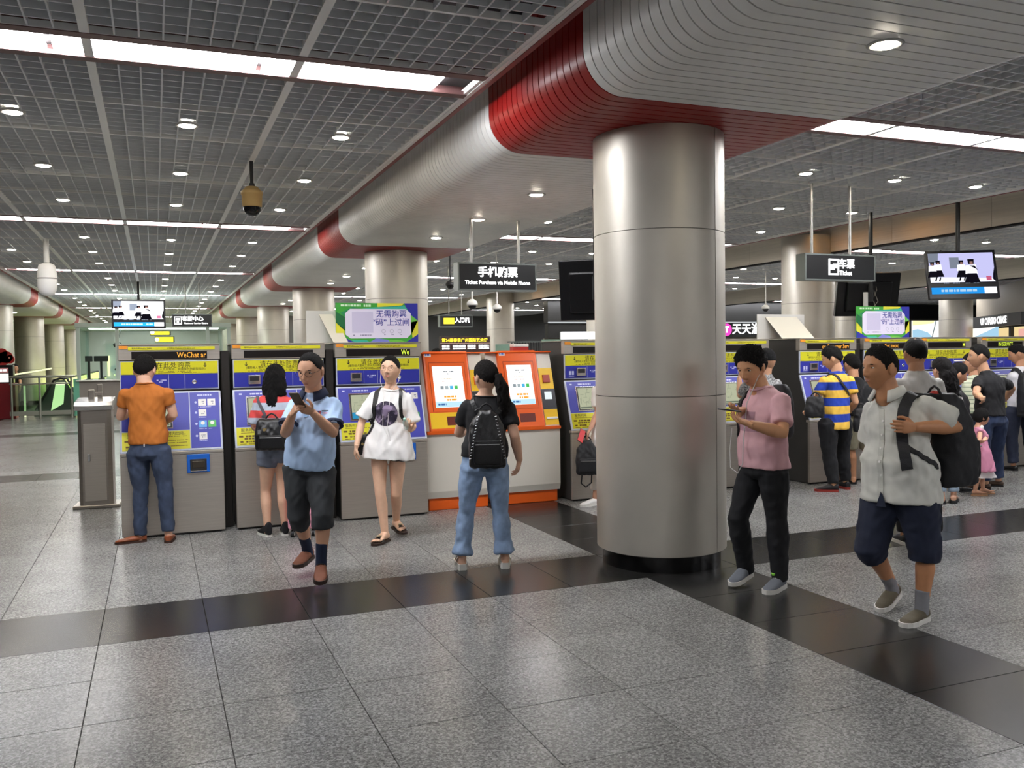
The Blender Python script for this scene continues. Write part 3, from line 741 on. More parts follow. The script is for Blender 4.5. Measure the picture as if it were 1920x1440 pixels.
# ---- televisions
M_TV = mat('tv_black', '101013', 0.3)
def screen_scene(parent, w, h, bright, tint):
    """dancers in a pale room above a blue caption bar, as flat shapes on the screen"""
    cols = [emis('tv_pale'+tint, tint, bright), emis('tv_dark'+tint, '16141f', .5), emis('tv_grey'+tint, '9aa3b5', bright*.6), emis('tv_cyan'+tint, '2a9cf0', bright*.9), emis('tv_skin'+tint, 'b98f84', bright*.6), emis('tv_white'+tint, 'f6f7ff', bright*1.05), emis('tv_rose'+tint, 'd86a8c', bright*.8)]
    sc = MB().box(-w/2, w/2, -.002, 0, -.18*h, h/2).build('screen', cols[0], parent)
    pm = MB()
    def q(pts, mi): pm.add([(x*w, -.003-.00012*len(pm.f), y*h) for x, y in pts], [tuple(range(len(pts)))], mi)
    q([(-.5, -.18), (.5, -.18), (.5, -.10), (-.5, -.05)], 5)
    q([(-.18, .14), (-.03, .14), (-.03, .4), (-.18, .4)], 2)
    q([(-.5, .28), (-.36, .28), (-.34, .5), (-.5, .5)], 2)
    for cx, cy, s_ in ((-.36, .17, 1.0), (-.45, .15, .95), (0.0, .16, 1.05), (.15, .12, 1.45)):
        q([(cx-.03*s_, cy+.08*s_), (cx+.03*s_, cy+.08*s_), (cx+.035*s_, cy+.16*s_), (cx-.035*s_, cy+.16*s_)], 1)
        q([(cx-.012*s_, cy+.07*s_), (cx+.02*s_, cy+.07*s_), (cx+.02*s_, cy+.12*s_), (cx-.012*s_, cy+.12*s_)], 4)
        q([(cx-.07*s_, cy-.08*s_), (cx+.06*s_, cy-.08*s_), (cx+.05*s_, cy+.07*s_), (cx-.06*s_, cy+.06*s_)], 5)
        q([(cx-.09*s_, cy-.22*s_), (cx+.08*s_, cy-.22*s_), (cx+.05*s_, cy-.07*s_), (cx-.05*s_, cy-.07*s_)], 1)
    for cx in (-.42, -.36, -.05, .02): q([(cx-.012, -.15), (cx+.012, -.15), (cx+.03, -.06), (cx+.008, -.06)], 1)
    q([(.12, .2), (.22, .12), (.25, .08), (.2, .2)], 1)
    q([(.46, -.12), (.5, -.18), (.5, .16), (.47, .0)], 1)
    q([(.36, -.15), (.44, -.15), (.44, -.05), (.36, -.05)], 6)
    pm.build('picture', cols, parent)
    bar = MB().box(-w/2, w/2*.62, -.002, 0, -.45*h, -.30*h).build('caption_bar', cols[3], parent)
    MB().box(w/2*.62, w/2, -.002, 0, -.45*h, -.30*h).build('clock_panel', cols[5], parent)
    dashes(MB(), -.35*w, .28*w, -.375*h, .055*h, -.0025, 3, .85).build('caption', emis('tv_cap'+tint, 'bfe2ff', bright*.8), bar)
    dashes(MB(), -.3*w, .25*w, -.2*h, .03*h, -.0045, 4, .8).build('subtitle', cols[2], parent)
def tv(x, y, z, w, h, label, rz, tilt, top, bright=0, tint='dfe0fb', back=False, roll=0):
    t = thing('television', label, 'television', (x, y, z), rz, 'hanging televisions')
    Mx = Matrix.Rotation(tilt, 4, 'X')
    f = link('panel', None, t, (0, 0, 0), (tilt, 0, 0))
    bd = MB().bbox(-w/2, w/2, 0, .07, -h/2, h/2, .012, 2).bbox(-w*.36, w*.36, .06, .12, -h*.38, h*.3, .02, 2)
    bd.xf(Mx).build('case', M_TV, t)
    if not back:
        g = MB(); g.box(-w/2, w/2, -.006, .002, -h/2, h/2); g.xf(Mx).build('bezel', M_TV, t)
        e = link('display', None, t, (0, -.0065, 0), (tilt, 0, 0)); screen_scene(e, w*.93, h*.9, bright, tint)
    yb = .14
    MB().box(-.04, .04, .1, .17, -.12, .12).build('bracket', M_BPOLE, t)
    MB().cyl((0, .15, -.12), (0, .15, top-z), .03, n=12).build('pole', M_BPOLE, t)
    bpy.data.objects.remove(f)
    return t
tv(-.345, 25.2, 2.8, 1.3, .76, 'hanging television with a white picture over the service booth', 0, 0, 3.67, 1.6, 'fbfbff')
tvr = tv(10.43, 9.12, 2.64, .93, .7, 'tilted hanging television showing dancers in a pale room', math.radians(-27), math.radians(-16), 3.67, .82, 'c3c2ee')
t1 = tv(4.25, 8.13, 2.28, .8, .62, 'back of a hanging television half hidden by the big column', math.radians(180-38), math.radians(-8), 3.27, back=True)
MB().box(.16, .24, .121, .124, .06, .12).build('sticker', M_WHITE, t1)
t2 = tv(10.08, 10.55, 2.46, .98, .66, 'back of a hanging television with white power adapter, behind the Ticket sign', math.radians(180-17), math.radians(-12), 3.67, back=True)
MB().bbox(.04, .11, .122, .15, -.2, .02, .01, 2).build('power_adapter', M_WHITE, t2)
MB().tube([(.05, .13, -.18), (-.05, .14, -.2), (-.12, .14, -.12), (-.07, .14, 0), (-.03, .14, .1), (-.08, .14, .14), (-.1, .14, .05), (-.04, .14, -.08), (-.08, .14, -.2)], .006).build('cable', mat('cable_grey', '9a958a', .6), t2)
MB().box(.2, .27, .121, .124, .1, .16).build('sticker', mat('sticker_grey', '9aa0a0', .6), t2)

# ---- cameras
M_TAN = mat('tan_plastic', 'b99a62', 0.45); M_DOME = mat('smoked_dome', '0d0d10', 0.08); M_CWH = mat('camera_white', 'e6e6e4', 0.35)
c1 = thing('dome_camera', 'tan dome surveillance camera on a dark pole under the grille', 'camera', (.985, 9.6, 3.2))
MB().cyl((0, 0, .2), (0, 0, .47), .02, n=12).cyl((0, 0, .19), (0, 0, .235), .035, n=12).build('pole', M_BPOLE, c1)
MB().lathe([(.0, .2), (.06, .2), (.085, .17), (.112, .15), (.112, .12), (.105, .115), (.1, .0), (.09, -.01), (0, -.01)], n=28).build('housing', M_TAN, c1)
MB().lathe([(.09, -.01), (.088, -.04), (.07, -.075), (.035, -.098), (0, -.105)], n=28).build('dome', M_DOME, c1)
c2 = thing('dome_camera', 'large white lantern shaped surveillance camera hanging at far left', 'camera', (-1.64, 16.85, 2.78), 0)
MB().cyl((0, 0, .5), (0, 0, .89), .045, n=12).build('pole', M_CWH, c2)
MB().lathe([(0, .5), (.06, .49), (.12, .46), (.145, .38), (.152, .27), (.152, .24)], n=28).build('upper_shell', M_CWH, c2)
MB().lathe([(.154, .24), (.154, .225), (.15, .222)], n=28).build('band', mat('band_grey', '8a8a88', .5), c2)
MB().lathe([(.15, .222), (.152, .15), (.148, .08), (.13, .0), (.09, -.05), (0, -.07)], n=28).build('lower_shell', M_CWH, c2)
def bullet(x, y, z, label, top=3.67, s=1.0, dark=False):
    t = thing('dome_camera', label, 'camera', (x, y, z)); m = M_BPOLE if dark else M_CWH
    MB().cyl((0, 0, .1*s), (0, 0, top-z), .022*s, n=10).build('pole', m, t)
    MB().lathe([(0, .14*s), (.05*s, .13*s), (.13*s, .07*s), (.15*s, .0), (.14*s, -.03*s), (0, -.03*s)], n=20).build('housing', m, t)
    MB().lathe([(.11*s, -.03*s), (.1*s, -.08*s), (.06*s, -.125*s), (0, -.14*s)], n=20).build('dome', M_DOME, t)
bullet(5.86, 16.6, 2.62, 'white dome camera hanging below the mobile phone sign, left one', s=.75)
bullet(6.5, 16.9, 2.56, 'white dome camera hanging below the mobile phone sign, right one', s=.66)
bullet(5.15, 15.8, 2.93, 'small dark camera hanging left of the mobile phone sign', s=.6, dark=True)
bullet(14.8, 19.0, 2.72, 'small pale dome camera hanging in front of the pink shop sign', s=.7)
bullet(15.4, 14.0, 2.95, 'dark camera hanging under the beige beam left of the bright television', s=.7, dark=True)

# ================================================================ FAR END: BOOTH, RAIL, KIOSK
M_BFR = mat('booth_frame', 'bccac2', 0.4); M_BCT = mat('booth_counter', '8a827c', 0.5)
def glass(name, col, a):
    if name in MATS: return MATS[name]
    m = bpy.data.materials.new(name); m.use_nodes = True; nt = m.node_tree; nt.nodes.clear()
    tr = nt.nodes.new('ShaderNodeBsdfTransparent'); gl = nt.nodes.new('ShaderNodeBsdfGlossy'); mx = nt.nodes.new('ShaderNodeMixShader'); o = nt.nodes.new('ShaderNodeOutputMaterial')
    tr.inputs[0].default_value = lin(col); gl.inputs[1].default_value = .05; mx.inputs[0].default_value = a
    nt.links.new(tr.outputs[0], mx.inputs[1]); nt.links.new(gl.outputs[0], mx.inputs[2]); nt.links.new(mx.outputs[0], o.inputs[0]); MATS[name] = m; return m
M_GLS = glass('booth_glass', 'f0f8f4', .07)
bt = thing('service_booth', 'glass walled customer service booth with pale green frame and grey counter', 'booth', (-2.05, 28, 0))
W, D = 4.2, 4.0
MB().bbox(0, W, 0, D, 0, 1.02, .01, 1).build('counter', M_BCT, bt)
MB().bbox(-.03, W+.03, -.1, .5, 1.02, 1.06, .008, 1).build('counter_top', M_WHITE, bt)
for x in (0, 1.02, 3.5, W-.1): MB().box(x, x+.1, 0, .08, 1.06, 2.6).build('post', M_BFR, bt)
for x in (0, W-.1): MB().box(x, x+.1, D-.1, D, 1.02, 2.6).build('post', M_BFR, bt)
MB().bbox(-.02, W+.02, -.05, D+.05, 2.55, 2.68, .01, 1).build('roof', M_BFR, bt)
for a, b in ((.1, 1.02), (1.12, 3.5), (3.6, W-.1)): MB().box(a, b, .03, .045, 1.06, 2.55).build('glass_pane', M_GLS, bt)
MB().box(.03, .045, .1, D-.1, 1.06, 2.55).build('glass_pane', M_GLS, bt)
MB().box(.62, W-.1, D-.9, D-.85, 1.02, 2.15).build('back_partition', mat('partition', 'c4cdc6', .5), bt)
MB().box(.66, .73, D-.95, D-.9, 1.1, 1.75).build('glowing_strip', emis('booth_strip', 'f4f6b0', 1.5), bt)
MB().box(.85, 2.6, D-.96, D-.9, 1.12, 1.2).build('lit_shelf', emis('booth_shelf', 'e6f0a8', 1.4), bt)
for i, x in enumerate((.3, .62)):
    o = thing('desk_monitor', 'black desk display behind the booth glass, %s one' % ['slim left', 'wider right'][i], 'monitor', (-2.05+x, 28.3, 1.06))
    MB().cyl((0, 0, .0), (0, 0, .55), .035, n=10).bbox(-.09, .09, -.06, .06, 0, .03, .005, 1).build('stand', M_BPOLE, o)
    MB().bbox(-.1-.09*i, .1+.09*i, -.03, .02, .52, .68, .01, 1).build('screen', M_TV, o)
o = thing('desk_fan', 'small round white desk fan on the booth counter', 'fan', (-2.05+1.0, 28.3, 1.06))
MB().cyl((0, 0, 0), (0, 0, .2), .02).bbox(-.08, .08, -.06, .06, 0, .02, .004, 1).build('stand', M_CWH, o)
MB().cyl((0, -.04, .28), (0, .04, .28), .14, n=24).build('cage', mat('fan_grille', 'c4d0d0', .4), o)
MB().cyl((0, -.05, .28), (0, -.04, .28), .03).build('hub', M_BPOLE, o)
o = thing('notice_card', 'small green and white notice standing on the booth counter', 'notice', (-2.05+1.42, 28.35, 1.06))
MB().box(-.18, .18, 0, .01, .1, .36).build('card', mat('notice_green', '8fbf9c', .5), o)
MB().box(-.05, .16, -.002, 0, .16, .3).build('print', M_WHITE, o); MB().box(-.05, .05, -.01, .04, 0, .1).build('foot', M_BFR, o)
o = thing('booth_camera', 'black dome camera hanging inside the booth', 'camera', (-1.0, 29.0, 2.05))
MB().cyl((0, 0, .08), (.1, 0, .5), .012).build('cable', M_BPOLE, o); MB().lathe([(0, .1), (.08, .08), (.14, .02), (.1, -.05), (0, -.08)]).build('dome', M_DOME, o)
MB().box(.3, W-.3, .6, 1.1, 2.53, 2.55).build('ceiling_lamp', emis('booth_lamp', 'f4fff4', 14.0), bt)
# railing round the escalator
M_RGL = glass('rail_glass', 'c4dccb', .14)
M_RST = mat('rail_steel', 'aeb0a4', 0.3, 0.8)
rl = thing('glass_railing', 'steel and glass railing around the escalator opening beside the booth', 'railing', (-3.75, 28.0, 0))
for x in (.05, .75, 1.55): MB().cyl((x, 0, 0), (x, 0, 1.15), .03, n=10).build('post', M_RST, rl)
MB().cyl((0, 0, 1.18), (1.66, 0, 1.18), .035, n=10).build('handrail', M_RST, rl)
MB().cyl((0, 0, .98), (1.5, 0, .98), .022, n=10).build('handrail', M_RST, rl)
MB().box(0, 1.62, -.02, .02, .1, .22).build('bottom_rail', M_RST, rl)
for a, b in ((.08, .72), (.78, 1.52)): MB().box(a, b, -.008, .008, .22, .95).build('glass_pane', M_RGL, rl)
MB().box(1.6, 1.75, -.02, .02, .05, 1.1).build('end_panel', mat('rail_green', '6fb79a', .3), rl)
es = thing('escalator', 'lit escalator balustrade rising behind the glass railing', 'escalator', (-3.3, 29.2, 0))
MB().prism([(0, 0), (1.1, 0), (1.1, .5), (.85, 1.05), (.6, 1.05), (.1, .2)], 'y', 0, .06).build('balustrade', mat('balustrade', '5e6b60', .3), es)
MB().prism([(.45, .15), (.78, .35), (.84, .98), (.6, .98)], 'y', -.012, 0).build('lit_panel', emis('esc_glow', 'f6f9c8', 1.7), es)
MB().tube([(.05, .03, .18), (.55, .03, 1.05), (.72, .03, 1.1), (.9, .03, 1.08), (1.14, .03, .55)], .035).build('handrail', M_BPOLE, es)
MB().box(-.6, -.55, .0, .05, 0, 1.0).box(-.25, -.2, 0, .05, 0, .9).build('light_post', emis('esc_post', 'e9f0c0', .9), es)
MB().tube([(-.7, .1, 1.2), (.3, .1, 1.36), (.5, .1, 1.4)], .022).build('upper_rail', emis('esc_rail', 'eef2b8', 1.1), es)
for i, x in enumerate((-2.9, -1.7)):
    o = thing('escalator', 'far escalator with glowing yellow green balustrade behind the booth, %s one' % ['nearer the left columns', 'nearer the clad beam'][i], 'escalator', (x, 34, 0))
    MB().box(-.06, .06, 0, 20, 0, .45).build('base', MATS['balustrade'], o)
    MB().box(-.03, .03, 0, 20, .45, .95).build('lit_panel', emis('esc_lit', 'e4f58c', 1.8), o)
    MB().tube([(0, -.1, .9), (0, .1, 1.0), (0, 19.9, 1.0), (0, 20.1, .9)], .04).build('handrail', M_BPOLE, o)
kk = thing('red_kiosk', 'red information kiosk with bright screen and red cloud sign at the picture edge', 'kiosk', (-3.92, 28.5, 0))
MB().bbox(-.32, .26, -.05, .5, 0, 1.0, .02, 2).build('base', mat('kiosk_red', '8c1220', .4), kk)
MB().bbox(-.3, .22, -.02, .3, 1.0, 1.52, .02, 2).build('head', M_TV, kk)
sc = MB().box(-.25, .1, -.03, -.02, 1.04, 1.28).build('screen', emis('kiosk_white', 'f8f6f4', 1.2), kk)
MB().box(-.25, .1, -.03, -.02, 1.3, 1.44).build('header_screen', emis('kiosk_dim', '9a6a68', .8), kk)
dashes(MB(), -.2, .06, 1.37, .06, -.031, 3, .9).build('screen_lettering', emis('kiosk_letter', 'ffffff', 1.0), kk)
cl = MB()
for cx, cz, r in ((-.14, 1.72, .16), (.05, 1.74, .17), (-.05, 1.85, .14), (.14, 1.68, .12), (-.04, 1.66, .16)): cl.cyl((cx, 0, cz), (cx, .08, cz), r, n=24)
cl.build('cloud_sign', mat('cloud_red', 'bf2620', .45), kk)
dashes(MB(), -.2, .16, 1.72, .05, -.002, 5, .9).build('sign_lettering', mat('cloud_letter', 'd98a7a', .5), kk)

# ================================================================ BACK: LED BOARD, BARRIER, SHOPS
lb = thing('led_board', 'dark board with yellow and white lettering between the far columns', 'sign', (8.25, 24, 1.0))
MB().box(-.75, .75, 0, .15, .62, 1.14).build('case', mat('board_brown', '2c1612', .5), lb)
text('第24届春季广州国际艺术博', .115, M_GLOWY, lb, (-.02, -.006, 1.03), bold=.02)
MB().box(-.75, .75, -.006, 0, .945, .955).build('line', emis('board_line', 'e0b8a8', .8), lb)
for i, (a, b) in enumerate(((-.7, -.48), (-.38, .0), (.06, .3), (.4, .72))): dashes(dashes(MB(), a, b, .87, .055, -.006, i, 1), a, b, .80, .04, -.006, i+9, .9).build('board_text', M_GLOW, lb)
MB().box(-.75, .75, -.01, .1, .0, .66).build('white_panel', emis('board_white', 'fbfbff', 1.3), lb)
MB().cyl((-.6, .1, -1), (-.6, .1, .6), .04).cyl((.6, .1, -1), (.6, .1, .6), .04).build('leg', M_BPOLE, lb)
# counter with frosted glass end panels behind the orange machines
ct = thing('check_barrier', 'dark louvred barrier with frosted glass ends behind the orange machines', 'barrier', (4.3, 11.2, 0))
MB().box(-.05, .95, 0, .1, 0, 1.62).build('base', mat('barrier_dark', '3a3b3b', .5), ct)
for i in range(11): MB().box(.205+i*.04, .22+i*.04, -.012, 0, 1.3, 1.78).build('slat', M_BEZ, ct)
MB().box(.19, .65, -.02, .1, 1.78, 1.8).build('top_rail', M_SFR, ct)
MB().box(-.03, .19, -.03, -.01, 0, 1.76).build('glass_panel', mat('frosted_green', '8fb3a2', .4), ct)
MB().box(.65, .94, -.03, -.01, 0, 1.82).build('glass_panel', MATS['frosted_green'], ct)
wb = thing('white_lightbox', 'white lit panel behind the ticket machine left of the big column', 'sign', (5.35, 10.6, 1.86))
MB().box(-.36, .36, 0, .05, -.05, .05).build('face', emis('lightbox_white', 'fbfdff', 1.2), wb); MB().box(-.36, .36, .05, .08, -.05, .05).build('case', M_SFR, wb)
MB().box(-.03, .03, .02, .06, -1.86, -.05).build('leg', M_SFR, wb)
# shop fronts along the back right
M_FAS = mat('fascia_black', '141413', 0.4)
sh = thing('shop_facade', 'black shop fascia with glowing lettering behind the right hand machines', 'shop', (0, 31, 0))
MB().box(14, 42, .0, .4, 2.82, 3.62).build('upper_fascia', M_FAS, sh)
MB().box(14, 42, -.05, .0, 2.78, 2.83).build('light_line', emis('fascia_line', 'c9cdd0', .7), sh)
MB().box(14, 30.5, .0, .3, 2.2, 2.75).build('sign_band', M_FAS, sh)
MB().box(14, 42, .3, .5, 0, 2.2).build('shop_wall', mat('shop_wall', '8f887c', .5), sh)
MB().cyl((22.15, -.02, 2.5), (22.15, .0, 2.5), .26, n=28).build('pink_disc', emis('pink_disc', 'e040a8', 1.3), sh)
text('T', .34, M_GLOW, sh, (22.15, -.03, 2.5), bold=.05)
text('天天渔', .48, M_GLOW, sh, (23.15, -.01, 2.5), bold=.02)
text('八西', .56, M_GLOW, sh, (27.1, -.01, 2.5), bold=.02)
MB().box(26.4, 27.8, -.02, 0, 3.0, 3.4).build('white_sign', M_GLOW, sh)
text('BK', .3, M_FAS, sh, (27.2, -.03, 3.2), bold=.03)
lbx = thing('advert_lightbox', 'bright advert lightbox of pale mountains right of the second green poster', 'sign', (30.7, 29.4, 0))
MB().box(-.1, 5.3, .05, .2, 2.0, 2.9).build('case', M_FAS, lbx)
mt = MB().box(0, 5.2, 0, .05, 2.05, 2.82); mt.build('face', emis('advert_face', 'f3f4ea', 1.1), lbx)
mm = MB()
for i, (pts, k) in enumerate((([(0, 2.05), (1.2, 2.05), (.9, 2.3), (.3, 2.45), (0, 2.4)], 0), ([(1.0, 2.05), (3.4, 2.05), (2.6, 2.2), (1.8, 2.16)], 1), ([(3.6, 2.05), (5.2, 2.05), (5.2, 2.6), (4.5, 2.35)], 0), ([(1.1, 2.05), (1.16, 2.05), (1.4, 2.82), (1.34, 2.82)], 2), ([(0, 2.6), (1.2, 2.7), (1.3, 2.82), (0, 2.82)], 3))):
    mm.add([(a, -.004, b) for a, b in pts], [tuple(range(len(pts)))], k)
mm.build('mountains', [emis('adv_blue', '9cc4dc', .9), emis('adv_haze', 'c4dcea', 1.0), emis('adv_line', '7a8a90', .6), emis('adv_cream', 'efe3a8', 1.0)], lbx)
MB().box(.2, .35, .1, .2, 0, 1.8).box(4.9, 5.05, .1, .2, 0, 1.8).build('leg', M_FAS, lbx)
MB().box(-.1, 5.3, -.05, .2, 1.78, 1.98).build('sill', mat('sill_wood', '8a6a48', .5), lbx)
cs = thing('shop_sign', 'black shop sign with white capital letters at the right edge', 'sign', (24.55, 20.3, 2.43), math.radians(-124.7))
MB().box(-2.6, 2.6, 0, .15, -.17, .2).build('board', M_FAS, cs)
text('UP CHASBO CHASE', .3, M_GLOW, cs, (0, -.01, .01), bold=.03)
MB().box(-2.6, 2.6, .2, .4, .2, 1.12).build('soffit', mat('soffit', '8e8678', .5), cs)
MB().box(-2.6, 2.6, .9, 1.0, -1.2, -.17).build('lit_window', emis('shop_window', 'f2d8a0', .75), cs)
MB().box(-.4, .9, .85, .9, -.8, -.25).build('pink_poster', emis('shop_pink', 'e8b0a4', .8), cs)
MB().box(-1.2, -1.0, .8, .9, -1.2, -.17).build('dark_post', M_FAS, cs)
MB().box(.95, 2.6, .8, .86, -1.0, -.3).build('violet_panel', emis('shop_violet', '7a6af0', .9), cs)
